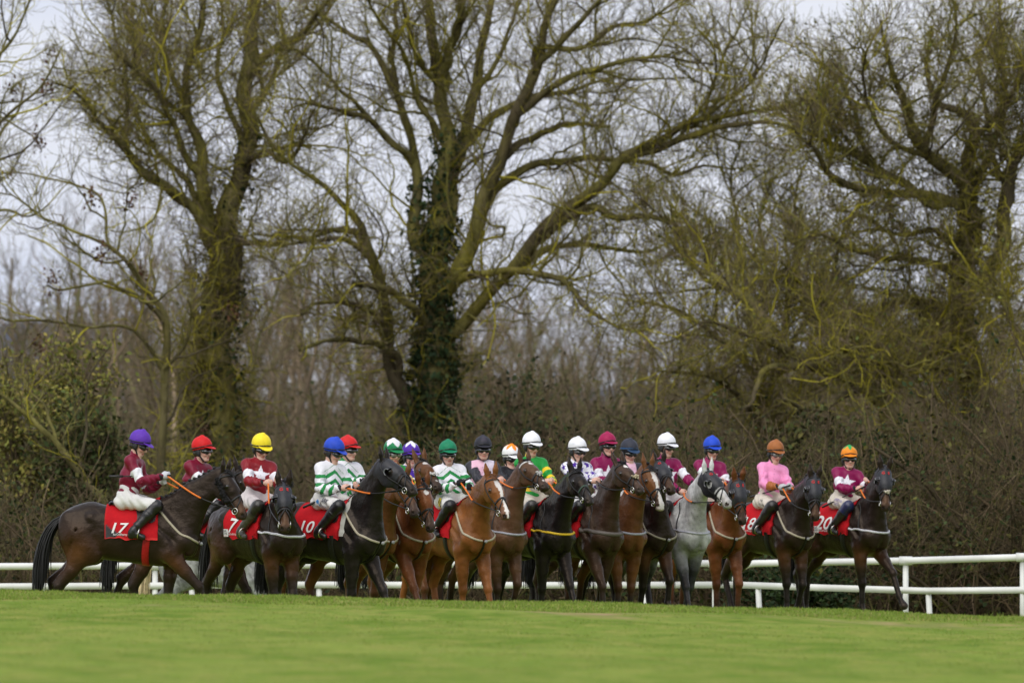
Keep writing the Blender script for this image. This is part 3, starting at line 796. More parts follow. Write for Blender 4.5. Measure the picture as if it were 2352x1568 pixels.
big_tree('bare_tree', 'dense bushy tree with crooked low limbs and few yellow green leaves, at right', [
    ([(2250, 1400, 120), (2236, 1000, 96), (2225, 883, 90), (2207, 736, 84), (2221, 626, 80), (2243, 500, 66)], RY, RY),
    ([(2238, 520, 56), (2228, 366, 50), (2232, 293, 38), (2203, 256, 28), (2152, 227, 20), (2130, 150, 14), (2140, 60, 10)], RY, RY + 1),
    ([(2225, 560, 48), (2207, 421, 46), (2145, 366, 42), (2108, 322, 34), (2079, 234, 26), (2057, 183, 20), (2035, 121, 13), (2024, 48, 8)], RY, RY - 2),
    ([(2260, 640, 52), (2298, 549, 48), (2317, 439, 44), (2346, 348, 40), (2380, 220, 30), (2400, 60, 20)], RY, RY - 1),
    ([(2225, 480, 34), (2115, 450, 32), (2017, 436, 26), (1958, 428, 24), (1903, 399, 20), (1877, 348, 15), (1859, 330, 12), (1820, 290, 8)], RY - 1, RY - 3),
    ([(2150, 470, 28), (2079, 428, 27), (2005, 381, 24), (1943, 340, 19), (1888, 322, 13), (1850, 250, 8)], RY - 1, RY - 2),
    ([(1985, 370, 16), (1980, 330, 15), (1969, 275, 13), (1940, 200, 10), (1900, 150, 7)], RY - 1.5, RY - 1),
    ([(1905, 400, 14), (1915, 340, 12), (1930, 300, 10), (1920, 230, 7)], RY - 2.5, RY - 1.5),
    ([(2205, 790, 40), (2097, 773, 32), (2005, 780, 27), (1932, 758, 20), (1870, 730, 13)], RY - 0.5, RY - 3),
    ([(2210, 700, 40), (2097, 690, 32), (2024, 703, 27), (1951, 722, 24), (1910, 711, 21), (1866, 670, 17), (1830, 641, 13), (1790, 600, 8)], RY - 0.5, RY - 2.5),
    ([(2230, 850, 44), (2170, 846, 36), (2053, 835, 28), (2024, 824, 24), (1969, 817, 16), (1920, 800, 10)], RY - 1, RY - 4),
    ([(2110, 1160, 70), (2060, 1029, 58), (2024, 938, 52), (1950, 875, 44), (1877, 839, 36), (1804, 795, 26), (1749, 780, 20), (1676, 751, 15), (1620, 740, 10), (1560, 770, 7)], RY - 2, RY - 4),
    ([(1900, 850, 26), (1830, 838, 23), (1768, 846, 21), (1740, 880, 18), (1731, 901, 16), (1724, 927, 14), (1698, 941, 9)], RY - 3, RY - 4.6, 1),
    ([(1970, 895, 24), (1900, 930, 20), (1850, 940, 16), (1795, 916, 11)], RY - 3, RY - 5, 1),
    ([(2230, 420, 30), (2290, 300, 24), (2310, 180, 17), (2300, 60, 11), (2290, -20, 8)], RY, RY + 1.4),
    ([(2110, 325, 22), (2150, 240, 18), (2180, 140, 14), (2200, 50, 10), (2180, -20, 7)], RY - 1, RY - 2),
    ([(2145, 366, 20), (2060, 330, 17), (2000, 260, 13), (1985, 190, 10), (1990, 120, 7)], RY - 1, RY - 3),
    ([(2235, 330, 24), (2300, 250, 18), (2350, 180, 14), (2380, 120, 10)], RY, RY - 2),
    ([(2320, 450, 26), (2290, 380, 20), (2270, 300, 15), (2260, 210, 11), (2240, 120, 8)], RY, RY + 2),
    ([(2225, 620, 30), (2290, 680, 24), (2340, 760, 20), (2380, 860, 15)], RY - 1, RY - 4),
    ([(2215, 640, 28), (2120, 600, 23), (2030, 590, 18), (1950, 570, 14), (1880, 540, 10), (1820, 560, 7)], RY - 1, RY - 3),
    ([(2225, 560, 26), (2150, 530, 20), (2070, 540, 15), (1990, 500, 11), (1920, 480, 7)], RY - 1, RY + 1),
    ([(1749, 780, 22), (1749, 718, 32), (1700, 672, 26), (1640, 635, 20), (1590, 610, 13), (1550, 560, 8)], RY - 2, RY + 2),
  ], 8, dens=1.3, droop=[(0, 30, (0.7, 2.8)), (8, 12, (0.5, 1.7)), (9, 10, (0.5, 1.6)), (10, 14, (0.5, 1.8)), (11, 9, (0.4, 1.4)), (4, 6, (0.4, 1.2)), (19, 16, (0.6, 2.2)), (20, 8, (0.5, 1.5)), (1, 12, (0.4, 1.2)), (2, 9, (0.4, 1.2)), (3, 14, (0.5, 1.8)), (21, 6, (0.4, 1.2))], ivy=[(0, 0.0, 0.3, 60, 0.12), (1, 0.0, 0.4, 60, 0.1)], leafy=2600, tscale=1.15, shag=1.7)

MY = 49.0
big_tree('bare_tree', 'low tangled thorn tree filling the gap between the middle tree and the right hand tree', [
    ([(1770, 1400, 40), (1765, 1150, 36), (1758, 1000, 34), (1745, 860, 30), (1735, 760, 26), (1700, 660, 20), (1660, 580, 14), (1630, 500, 8)], MY, MY - 1),
    ([(1758, 960, 24), (1790, 800, 22), (1815, 690, 18), (1838, 570, 14), (1825, 470, 10), (1850, 380, 6)], MY, MY + 1),
    ([(1765, 900, 20), (1840, 760, 17), (1900, 660, 14), (1930, 560, 11), (1975, 470, 7)], MY, MY - 1.5),
    ([(1745, 850, 20), (1670, 790, 17), (1590, 735, 13), (1520, 700, 10), (1450, 690, 6)], MY, MY - 2),
    ([(1735, 780, 18), (1760, 640, 14), (1745, 520, 11), (1770, 420, 7)], MY, MY + 1.5),
    ([(1700, 680, 14), (1620, 640, 12), (1560, 560, 9), (1540, 470, 6)], MY - 0.5, MY - 2),
    ([(1760, 1000, 20), (1690, 900, 16), (1600, 860, 12), (1510, 850, 8)], MY, MY - 3),
    ([(1765, 1000, 20), (1860, 900, 16), (1950, 860, 12), (2030, 800, 8)], MY, MY - 2),
    ([(1660, 600, 10), (1690, 500, 9), (1680, 410, 7), (1700, 330, 5)], MY - 1, MY),
  ], 12, dens=1.35, droop=[(0, 10, (0.5, 1.6)), (3, 6, (0.5, 1.4)), (6, 8, (0.5, 1.6)), (7, 8, (0.5, 1.6))], leafy=900)

# ---- bare trees of the wood beyond, haze put into their paler colours
def bare_wood():
    rng = np.random.RandomState(40)
    mb = MB()
    mix = [((0.215, 0.160, 0.100), 3), ((0.165, 0.132, 0.078), 3), ((0.265, 0.20, 0.132), 1.6), ((0.15, 0.142, 0.058), 2.4)]
    n = 330
    y = rng.uniform(75, 140, n); X = rng.uniform(-60, 2420, n)
    top = np.interp(X, [-60, 70, 120, 300, 480, 700, 860, 1000, 1150, 1420, 1560, 1700, 1900, 2420], [800, 730, 560, 500, 540, 570, 590, 590, 650, 680, 730, 740, 700, 660])
    top = top + rng.uniform(-20, 230, n)
    P = np.zeros((n, 10, 3)); d = np.tile((0, 0, 1.0), (n, 1))
    P[:, 0] = np.stack([wx(X, y), y, np.full(n, -0.6)], 1)
    H = np.array([wz(a, b) for a, b in zip(top, y)]) + 0.6
    for j in range(1, 10):
        d = d + rng.normal(size=(n, 3)) * 0.13; d[:, 2] += 0.1; d /= np.linalg.norm(d, axis=1, keepdims=True)
        P[:, j] = P[:, j - 1] + d * (H / 9)[:, None]
    R = (H * 0.013)[:, None] * np.linspace(1, 0.25, 10)[None]
    add_batch(mb, rng, P, R, 5, mix)
    P1, R1 = sprout(rng, P, R, 3.8, (0.9, 2.6), (25, 70), 0.35, 0.22, 6, 0.010, 0.12, 0.010, 1.0)
    add_batch(mb, rng, P1, R1, 3, mix)
    P2, R2 = sprout(rng, P1, R1, 3.4, (0.4, 1.2), (25, 70), 0.3, 0.22, 4, 0.009, 0.1, 0.007, 1.0)
    add_batch(mb, rng, P2, R2, 3, mix)
    P3, R3 = sprout(rng, P2, R2, 2.4, (0.3, 0.7), (20, 50), 0.5, 0.15, 3, 0.009, 0.1, 0.006, 1.0)
    add_batch(mb, rng, P3, R3, 3, mix)
    o = obj('wood', mb.mesh('wood'), TWIG_M)
    tag(o, 'brown leafless wood far behind the big trees', kind='stuff')
bare_wood()

def undergrowth(name, label, n, x0, x1, y0, y1, prof, mix, seed, leafn, leafcols, wander=0.20, dens=(5.0, 3.0), thick=0.006, z0=-0.55, lsize=0.045):
    """a tangle of stems; prof: (column, row) of its top edge"""
    rng = np.random.RandomState(seed)
    mb = MB()
    y = rng.uniform(y0, y1, n); x = rng.uniform(x0, x1, n)
    X = x * FPX / (CAM_D + y) + 1176
    pr = np.array(prof, float)
    top = np.interp(X, pr[:, 0], pr[:, 1])
    H = (CAM_H + (HZ - top) * (CAM_D + y) / FPX - z0) * rng.uniform(0.35, 1.12, n) ** 0.8
    N = 8
    P = np.zeros((n, N, 3)); P[:, 0] = np.stack([x, y, np.full(n, z0)], 1)
    d = rng.normal(size=(n, 3)) * 0.45; d[:, 2] = 1.0; d /= np.linalg.norm(d, axis=1, keepdims=True)
    for j in range(1, N):
        d = d + rng.normal(size=(n, 3)) * wander; d[:, 2] += 0.10 - 0.22 * j / N; d /= np.linalg.norm(d, axis=1, keepdims=True)
        P[:, j] = P[:, j - 1] + d * (H * 1.15 / (N - 1))[:, None]
    R = (thick * (1 + rng.exponential(0.7, n)))[:, None] * np.linspace(1.3, 0.5, N)[None]
    add_batch(mb, rng, P, R, 4, mix)
    P1, R1 = sprout(rng, P, R, dens[0], (0.25, 0.95), (30, 80), 0.05, 0.25, 5, 0.008, 0.1, 0.0045, 1.0)
    add_batch(mb, rng, P1, R1, 3, mix)
    P2, R2 = sprout(rng, P1, R1, dens[1], (0.12, 0.45), (30, 80), 0.05, 0.25, 3, 0.008, 0.1, 0.0036, 1.0)
    add_batch(mb, rng, P2, R2, 3, mix)
    o = obj(name, mb.mesh(name), TWIG_M)
    tag(o, label, kind='stuff')
    if leafn:
        pts = P1[rng.randint(0, len(P1), leafn), rng.randint(1, 5, leafn)] + rng.normal(size=(leafn, 3)) * 0.05
        # leaves gather in patches
        keep = vnoise(pts * np.array((1, 0.4, 1)), 1.5, seed) > rng.uniform(-0.9, 0.6, leafn)
        V, Q, c = leaves(rng, pts[keep], lsize, leafcols)
        o2 = obj('undergrowth_leaves', mesh_np('undergrowth_leaves', V, Q, None, c, False), LEAF_M, o)
    return o
BROWNMIX = [((0.110, 0.078, 0.042), 4), ((0.082, 0.062, 0.034), 4), ((0.165, 0.120, 0.072), 2), ((0.12, 0.112, 0.036), 2.2)]
undergrowth('undergrowth', 'brown brambles and twigs tangled along the rails', 3600, -10.5, 10.5, 24.0, 33,
    [(-100, 1180), (200, 1120), (450, 1150), (700, 1170), (900, 1080), (1150, 1020), (1500, 1000), (1800, 1000), (2020, 1010), (2180, 980), (2300, 920), (2450, 860)], BROWNMIX, 51, 80000,
    [(0.026, 0.042, 0.014), (0.042, 0.058, 0.018), (0.062, 0.055, 0.02), (0.09, 0.085, 0.022)])
undergrowth('undergrowth', 'taller leafless thicket behind the big tree trunks', 3400, -13, 13, 56, 80,
    [(-100, 960), (250, 980), (450, 1000), (700, 960), (900, 900), (1150, 860), (1400, 880), (1650, 860), (1850, 900), (2050, 860), (2450, 780)],
    [((0.135, 0.100, 0.057), 4), ((0.098, 0.079, 0.042), 3), ((0.175, 0.132, 0.080), 1.6), ((0.13, 0.125, 0.042), 2.6)], 52, 50000,
    [(0.035, 0.05, 0.018), (0.075, 0.085, 0.025), (0.10, 0.095, 0.03)], thick=0.009)

def leafy_bush(X, Y, y, rx, rz, label, seed, n, cols, size=0.05, name='bush', cat='bush'):
    rng = np.random.RandomState(seed)
    x, zc = wx(X, y), wz(Y, y)
    root = empty(name, (x, y, -0.5)); tag(root, label, cat)
    zc += 0.5
    # clumps on the ends of stems
    m = 34
    st = np.zeros((m, 7, 3)); a = rng.normal(size=(m, 3)); a /= np.linalg.norm(a, axis=1, keepdims=True)
    tip = a * rng.uniform(0.45, 1.0, m)[:, None] * np.array((rx, rx * 0.8, rz)) + np.array((0, 0, zc))
    tip[:, 2] = np.maximum(tip[:, 2], 0.15)
    for j in range(7):
        t = j / 6.0
        st[:, j] = tip * np.array((t ** 1.2, t ** 1.2, t)) + rng.normal(size=(m, 3)) * 0.04 * (j > 0)
    k = MB(); add_batch(k, rng, st, np.linspace(0.03, 0.008, 7)[None].repeat(m, 0), 4, BROWNMIX)
    P2, R2 = sprout(rng, st, np.full((m, 7), 0.012), 10, (0.3, 0.9), (20, 70), 0.1, 0.25, 5, 0.008, 0.4, 0.005, 1.0)
    add_batch(k, rng, P2, R2, 3, BROWNMIX)
    k.build('stems', TWIG_M, root)
    i = rng.randint(0, len(P2), n); c = P2[i, rng.randint(1, 5, n)] + rng.normal(size=(n, 3)) * 0.07
    V, Q, cc = leaves(rng, c, size, cols)
    obj('foliage', mesh_np('foliage', V, Q, None, cc, False), LEAF_M, root)
OL = [(0.19, 0.195, 0.040), (0.24, 0.22, 0.050), (0.13, 0.15, 0.034), (0.27, 0.22, 0.060)]
leafy_bush(95, 880, 37, 1.25, 1.1, 'big olive green leafy bush at the left edge', 61, 9500, OL, 0.042)
leafy_bush(185, 1000, 35, 0.75, 0.85, 'darker green bush below the olive bush', 62, 3500, [(0.05, 0.075, 0.022), (0.07, 0.09, 0.026), (0.10, 0.10, 0.032)])
leafy_bush(1980, 1130, 29, 1.2, 0.9, 'dark evergreen shrub behind the orange capped jockey', 63, 7000, [(0.025, 0.04, 0.016), (0.04, 0.055, 0.02), (0.09, 0.085, 0.02)])
leafy_bush(1830, 1340, 23.0, 0.9, 0.35, 'low holly shrub behind the curved end of the rail', 64, 4500, [(0.02, 0.036, 0.014), (0.035, 0.055, 0.02)], 0.04)
leafy_bush(1880, 1000, 33, 0.8, 0.6, 'patchy yellow green shrub above the pink jockey', 65, 3500, [(0.06, 0.07, 0.02), (0.10, 0.09, 0.025), (0.04, 0.05, 0.018)])
leafy_bush(1180, 930, 44, 1.1, 0.7, 'dark ivy bush spilling right from the ivy clad trunk', 66, 1500, [(0.03, 0.045, 0.018), (0.045, 0.058, 0.022), (0.06, 0.065, 0.025)], 0.05)
# leaning trunk under the olive bush
big_tree('leaning_tree', 'bare brown trunk leaning left under the olive bush', [
    ([(260, 1180, 26), (195, 1095, 24), (140, 1035, 22), (85, 975, 20), (40, 930, 14), (-10, 900, 9)], 33, 33),
    ([(120, 1010, 12), (110, 950, 9), (60, 880, 7), (50, 820, 5)], 33, 34)], 9, dens=0.6, tscale=0.5)

# ---- far hill, distance haze put into its blue grey colour
hx = np.linspace(-260, 260, 60); hz = 14 + 10 * np.exp(-((hx + 52) / 16) ** 2) + 2 * np.sin(hx / 19)
hv = np.concatenate([np.stack([hx, np.full(60, 820.0), np.full(60, -20.0)], 1), np.stack([hx, np.full(60, 900.0), hz], 1), np.stack([hx, np.full(60, 1100.0), hz * 0.6], 1)])
J_ = np.arange(180).reshape(3, 60)
ho = obj('hill', mesh_np('hill', hv, np.stack([J_[:-1, :-1], J_[:-1, 1:], J_[1:, 1:], J_[1:, :-1]], -1).reshape(-1, 4)), mat('far_hill', (0.11, 0.125, 0.165), rough=0.95, noise=0.3, nscale=0.06, spec=0.05))
tag(ho, 'far hill, tinted blue grey for haze', kind='structure')

# ------------------------------------------------------------------ horses
COAT_M = lambda: mat('horse_coat', rough=0.34, attr=True, noise=0.30, nscale=5, bump=0.7, bscale=11, spec=0.27, sheen=0.0, bdist=0.022, tint=(1.0, 0.80, 0.62))
HAIR_M = lambda: mat('horse_hair', rough=0.5, attr=True, noise=0.25, nscale=30, spec=0.4)
TACK_M = lambda: mat('tack', rough=0.45, attr=True, noise=0.15, nscale=40, spec=0.4)
CLOTH_M = lambda: mat('cloth', rough=0.85, attr=True, noise=0.10, nscale=14, bump=0.5, bscale=25, spec=0.2, bdist=0.008)
EYE_M = lambda: mat('eye', (0.008, 0.006, 0.005), rough=0.05, spec=0.8)
STEEL_M = lambda: mat('steel', (0.62, 0.60, 0.55), rough=0.25, metal=1.0)
HOOD_M = lambda: mat('hood_fabric', (0.013, 0.013, 0.017), rough=0.5, noise=0.2, nscale=12, bump=0.5, bscale=20, bdist=0.01)
PRINT_M = lambda: mat('printed_ink', rough=0.8, attr=True)

BLACK = np.array((0.012, 0.011, 0.011)); WHITE = np.array((0.78, 0.77, 0.75))
CREAM = np.array((0.40, 0.35, 0.25)); RED = np.array((0.50, 0.008, 0.014)); ORANGE = np.array((0.75, 0.17, 0.01))
COATS = {
    'black': dict(base=(0.0105, 0.0092, 0.0090), flank=(0.0145, 0.0118, 0.0108), leg=(0.012, 0.011, 0.011), legz=(0.4, 0.8), muz=(0.02, 0.017, 0.016)),
    'darkbay': dict(base=(0.0165, 0.0112, 0.0090), flank=(0.030, 0.0165, 0.0105), leg=(0.013, 0.011, 0.010), legz=(0.45, 0.95), muz=(0.085, 0.042, 0.022)),
    'dullbay': dict(base=(0.090, 0.046, 0.024), flank=(0.105, 0.050, 0.024), leg=(0.018, 0.014, 0.012), legz=(0.30, 0.75), muz=(0.055, 0.032, 0.022)),
    'brown': dict(base=(0.040, 0.0225, 0.0145), flank=(0.052, 0.027, 0.016), leg=(0.016, 0.013, 0.012), legz=(0.30, 0.75), muz=(0.055, 0.032, 0.022)),
    'bay': dict(base=(0.118, 0.047, 0.0170), flank=(0.130, 0.050, 0.0170), leg=(0.022, 0.016, 0.014), legz=(0.28, 0.66), muz=(0.06, 0.035, 0.025)),
    'redbay': dict(base=(0.128, 0.042, 0.0140), flank=(0.135, 0.044, 0.0140), leg=(0.045, 0.022, 0.014), legz=(0.2, 0.6), muz=(0.06, 0.035, 0.025)),
    'chestnut': dict(base=(0.190, 0.070, 0.0205), flank=(0.195, 0.070, 0.020), leg=(0.19, 0.072, 0.024), legz=(0.1, 0.5), muz=(0.15, 0.075, 0.045)),
    'grey': dict(base=(0.50, 0.50, 0.485), flank=(0.42, 0.42, 0.41), leg=(0.035, 0.036, 0.040), legz=(0.62, 1.14), muz=(0.45, 0.43, 0.41)),
    'dapple': dict(base=(0.30, 0.30, 0.30), flank=(0.26, 0.27, 0.27), leg=(0.20, 0.20, 0.21), legz=(0.3, 0.9), muz=(0.2, 0.2, 0.2)),
}

def ribbon(sdf, guide, width, n=24, off=0.005, thick=0.003, closed=False):
    P = smooth_path(guide, n)
    for _ in range(7):
        d = sdf.ev(P)
        P = P - 0.8 * np.clip(d, -0.1, 0.1)[:, None] * sdf.grad(P)
    for _ in range(2):
        P[1:-1] = 0.5 * P[1:-1] + 0.25 * (P[:-2] + P[2:])
    for _ in range(2):
        P = P - 0.8 * sdf.ev(P)[:, None] * sdf.grad(P)
    N = sdf.grad(P, 0.012)
    T = np.gradient(P, axis=0)
    S = np.cross(T, N); S /= np.linalg.norm(S, axis=1, keepdims=True) + 1e-9
    w = np.broadcast_to(np.asarray(width, float), (n,))[:, None] / 2
    V = np.stack([P + S * w + N * (off - 0.008), P + S * w + N * (off + thick), P - S * w + N * (off + thick), P - S * w + N * (off - 0.008)], 1).reshape(-1, 3)
    I = np.arange(n * 4).reshape(n, 4)
    Q = np.stack([I[:-1], np.roll(I[:-1], -1, 1), np.roll(I[1:], -1, 1), I[1:]], -1).reshape(-1, 4)
    return V, Q

def torus(c, ax1, ax2, R, r, nu=20, nv=8):
    u = np.arange(nu) * 2 * math.pi / nu; v = np.arange(nv) * 2 * math.pi / nv
    ax1 = nrm(ax1); ax2 = nrm(ax2); ax3 = np.cross(ax1, ax2)
    ring = np.cos(u)[:, None] * ax1 + np.sin(u)[:, None] * ax2
    V = np.asarray(c) + ring[:, None, :] * (R + r * np.cos(v))[None, :, None] + ax3 * (r * np.sin(v))[None, :, None]
    I = np.arange(nu * nv).reshape(nu, nv)
    Q = np.stack([I, np.roll(I, -1, 0), np.roll(np.roll(I, -1, 0), -1, 1), np.roll(I, -1, 1)], -1).reshape(-1, 4)
    return V.reshape(-1, 3), Q

def ball(c, r, n=8):
    u = np.linspace(0, math.pi, n); v = np.arange(2 * n) * math.pi / n
    r = np.broadcast_to(np.asarray(r, float), (3,))
    V = np.asarray(c) + np.stack([np.sin(u)[:, None] * np.cos(v), np.sin(u)[:, None] * np.sin(v), np.cos(u)[:, None] * np.ones(2 * n)], -1) * r
    I = np.arange(n * 2 * n).reshape(n, 2 * n)
    Q = np.stack([I[:-1], np.roll(I[:-1], -1, 1), np.roll(I[1:], -1, 1), I[1:]], -1).reshape(-1, 4)
    return V.reshape(-1, 3), Q

_TXT = {}
def text_arrays(s, bold=0.0, shear=0.0):
    """flat lettering: vertices (x, y) with cap height about 0.7, and triangles"""
    key = (s, bold, shear)
    if key in _TXT: return _TXT[key]
    cu = bpy.data.curves.new('lettering', 'FONT')
    cu.body = s; cu.offset = bold; cu.shear = shear; cu.resolution_u = 4
    o = bpy.data.objects.new('lettering', cu)
    COL.objects.link(o)
    dg = bpy.context.evaluated_depsgraph_get()
    me = bpy.data.meshes.new_from_object(o.evaluated_get(dg))
    me.calc_loop_triangles()
    V = np.array([v.co[:2] for v in me.vertices]).reshape(-1, 2)
    T = np.array([t.vertices[:] for t in me.loop_triangles]).reshape(-1, 3)
    # split large triangles once so that they follow curved cloth
    for _ in range(2):
        mid = lambda a, b: (V[T[:, a]] + V[T[:, b]]) / 2
        n = len(V); m = len(T)
        V2 = np.concatenate([V, mid(0, 1), mid(1, 2), mid(2, 0)])
        a, b, c = np.arange(m) + n, np.arange(m) + n + m, np.arange(m) + n + 2 * m
        T = np.concatenate([np.stack([T[:, 0], a, c], 1), np.stack([a, T[:, 1], b], 1), np.stack([c, b, T[:, 2]], 1), np.stack([a, b, c], 1)])
        V = V2
    bpy.data.objects.remove(o)
    bpy.data.meshes.remove(me)
    bpy.data.curves.remove(cu)
    _TXT[key] = (V, T)
    return V, T

def hair_strands(rng, roots, dirs, length, n, r, sag, spread, curve=None, N=9):
    """(n strands) hanging hair: returns P, R"""
    M = n
    i = rng.randint(0, len(roots), M)
    root = roots[i] + rng.normal(size=(M, 3)) * 0.008
    d = dirs[i] + rng.normal(size=(M, 3)) * spread
    d /= np.linalg.norm(d, axis=1, keepdims=True)
    L = length * rng.uniform(0.7, 1.05, M)
    t = np.linspace(0, 1, N)
    P = np.zeros((M, N, 3)); P[:, 0] = root
    for k in range(1, N):
        d = d + np.array([0, 0, -sag]) + rng.normal(size=(M, 3)) * 0.03
        if curve is not None: d = d + curve(t[k])
        d /= np.linalg.norm(d, axis=1, keepdims=True)
        P[:, k] = P[:, k - 1] + d * (L / (N - 1))[:, None]
    R = np.broadcast_to(r * (1 - 0.75 * t ** 2)[None], (M, N)).copy()
    return P, R

GAITS = {
    'a': dict(fn=(24, 4, 1), ff=(-14, -20, 1), hn=(-30, 12, 1), hf=(-52, -22, 1)),
    'b': dict(fn=(-10, -14, 1), ff=(26, -8, 0), hn=(-52, -20, 1), hf=(-28, 14, 1)),
    'c': dict(fn=(3, 0, 1), ff=(18, -20, 0), hn=(-40, 2, 1), hf=(-48, -14, 1)),
    'd': dict(fn=(34, 10, 1), ff=(-8, -10, 1), hn=(-48, -16, 1), hf=(-30, 10, 1)),
    'e': dict(fn=(28, -22, 0), ff=(-4, -6, 1), hn=(-36, 6, 1), hf=(-54, -26, 1)),
}

def build_horse(p):
    rng = np.random.RandomState(p['seed'])
    y, yaw = p['y'], math.radians(p['yaw'])
    gz = p.get('gz', 0.0); sz = p.get('size', 1.0)
    fwd = np.array((math.cos(yaw), -math.sin(yaw), 0)); lft = np.array((math.sin(yaw), math.cos(yaw), 0))
    loc = np.array((wx(p['X'], y), y, gz)) + 0.05 * fwd
    def toL(w):
        w = np.asarray(w, float) - loc
        return np.array((w @ fwd, w @ lft, w[2])) / sz
    def toW(l):
        return loc + sz * (l[0] * fwd + l[1] * lft + l[2] * np.array((0, 0, 1.0)))
    def reach(a_w, px, L, lim=0.97):
        """point at distance L from a_w that lies on the sight line column/row px, on the camera's side"""
        d = y - 0.6
        for _ in range(3):
            q = wp(px[0], px[1], d)
            dx, dz = q[0] - a_w[0], q[2] - a_w[2]
            m = math.hypot(dx, dz)
            if m > L * lim:
                dx, dz = dx * L * lim / m, dz * L * lim / m
            dy = -math.sqrt(max(L * L - dx * dx - dz * dz, 0))
            d = a_w[1] + dy
        return np.array((a_w[0] + dx, a_w[1] + dy, a_w[2] + dz))
    N0 = np.array((0.50, 0, 1.30))
    pollW = reach(toW(N0), p['poll'], 0.80 * sz)
    noseW = reach(pollW, p['nose'], 0.60 * sz)
    poll, nose = toL(pollW), toL(noseW)
    nd = nrm(poll - N0)
    h = nrm(nose - poll)
    upv = nrm(np.array((0, 0, 0.85)) + 0.25 * nd + np.array((0.12, 0, 0)))
    n = nrm(upv - (upv @ h) * h)
    l = np.cross(n, h)
    H = lambda a, b, c: poll + a * h + b * l + c * n
    upn = nrm(np.array((0, 0, 1.0)) + np.array((-0.35, 0, 0)) - (np.array((-0.35, 0, 1.0)) @ nd) * nd)
    nl = nrm(np.cross(nd, upn))
    Y = np.array((0, 1.0, 0))

    mid = N0 * 0.5 + poll * 0.5 + upn * 0.035
    end = poll - 0.06 * n + 0.02 * h
    if nl[1] < 0: nl = -nl
    S = SDF()
    S.cap((-0.30, 0, 1.165), (0.30, 0, 1.145), 0.285, 0.305, 0.06, Y, 0.78)
    S.cap((-0.18, 0, 1.09), (0.34, 0, 1.04), 0.20, 0.235, 0.08, Y, 0.78)
    S.cap((-0.45, 0, 1.36), (0.10, 0, 1.35), 0.13, 0.11, 0.08)
    S.ell((-0.47, 0, 1.27), (0.37, 0.225, 0.255), None, 0.06)
    S.cap((-0.45, 0, 1.42), (-0.74, 0, 1.34), 0.10, 0.07, 0.07)
    S.cap((0.10, 0, 1.42), (0.36, 0, 1.495), 0.06, 0.085, 0.09)
    S.ell((0.54, 0, 1.12), (0.20, 0.17, 0.26), None, 0.07)
    for s in (-1, 1):
        S.ell((-0.67, s * 0.108, 1.13), (0.150, 0.108, 0.31), np.array(((0.98, 0, 0.2), (0, 1, 0), (-0.2, 0, 0.98))), 0.05)
        S.cap((-0.57, s * 0.128, 1.15), (-0.46, s * 0.148, 0.96), 0.21, 0.15, 0.05, Y, 0.68)
        S.cap((-0.44, s * 0.185, 1.36), (-0.36, s * 0.175, 1.30), 0.052, 0.05, 0.05)
        S.cap((0.32, s * 0.095, 1.42), (0.60, s * 0.120, 1.10), 0.078, 0.105, 0.03)
        S.cap((0.24, s * 0.130, 1.38), (0.44, s * 0.152, 1.05), 0.080, 0.092, 0.03)
        S.ell((0.68, s * 0.078, 1.035), (0.080, 0.070, 0.125), None, 0.02)
        S.cap((0.28, s * 0.232, 1.30), (0.58, s * 0.215, 1.04), 0.020, 0.018, 0.025, None, 1, 's')
        S.cap((0.52, s * 0.215, 1.30), (0.70, s * 0.165, 1.10), 0.016, 0.014, 0.025, None, 1, 's')
        S.cap((0.36, s * 0.235, 1.02), (0.40, s * 0.222, 0.90), 0.018, 0.014, 0.03, None, 1, 's')
        S.cap((0.78, s * 0.03, 1.10), (0.76, s * 0.01, 0.92), 0.016, 0.012, 0.025, None, 1, 's')
        S.cap((-0.23, s * 0.245, 1.24), (-0.30, s * 0.212, 0.98), 0.022, 0.018, 0.05, None, 1, 's')
        S.cap((-0.60, s * 0.240, 1.22), (-0.70, s * 0.215, 0.92), 0.013, 0.012, 0.03, None, 1, 's')
        S.cap((0.70, s * 0.11, 1.26), mid - upn * 0.04 + s * nl * 0.115, 0.012, 0.010, 0.035, None, 1, 's')
        S.cap((0.63, s * 0.130, 1.08), (0.46, s * 0.142, 0.94), 0.095, 0.085, 0.04)
        S.ell((-0.30, s * 0.16, 1.22), (0.16, 0.05, 0.16), None, 0.08)
    # neck
    S.cap(N0, mid, 0.250, 0.168, 0.09, nl, 0.50)
    S.cap(mid, end, 0.168, 0.116, 0.05, nl, 0.54)
    S.cap((0.36, 0, 1.46), mid + upn * 0.105, 0.07, 0.055, 0.08)
    S.cap(mid + upn * 0.105, poll - 0.02 * h, 0.055, 0.055, 0.06)
    S.cap((0.66, 0, 1.15), mid - upn * 0.07, 0.125, 0.085, 0.10)
    S.cap(mid - upn * 0.075, H(0.10, 0, -0.11), 0.075, 0.065, 0.06)
    # head
    HD = SDF()
    ax = np.stack([h, l, n])
    HD.ell(H(0.10, 0, -0.035), (0.145, 0.088, 0.115), ax, 0.03)
    HD.cap(H(0.08, 0, 0.010), H(0.24, 0, 0.012), 0.088, 0.086, 0.03)
    HD.cap(H(0.20, 0, 0.0), H(0.50, 0, -0.022), 0.088, 0.056, 0.04, l, 0.84)
    HD.cap(H(0.19, 0, -0.11), H(0.50, 0, -0.085), 0.055, 0.030, 0.03, l, 0.9)
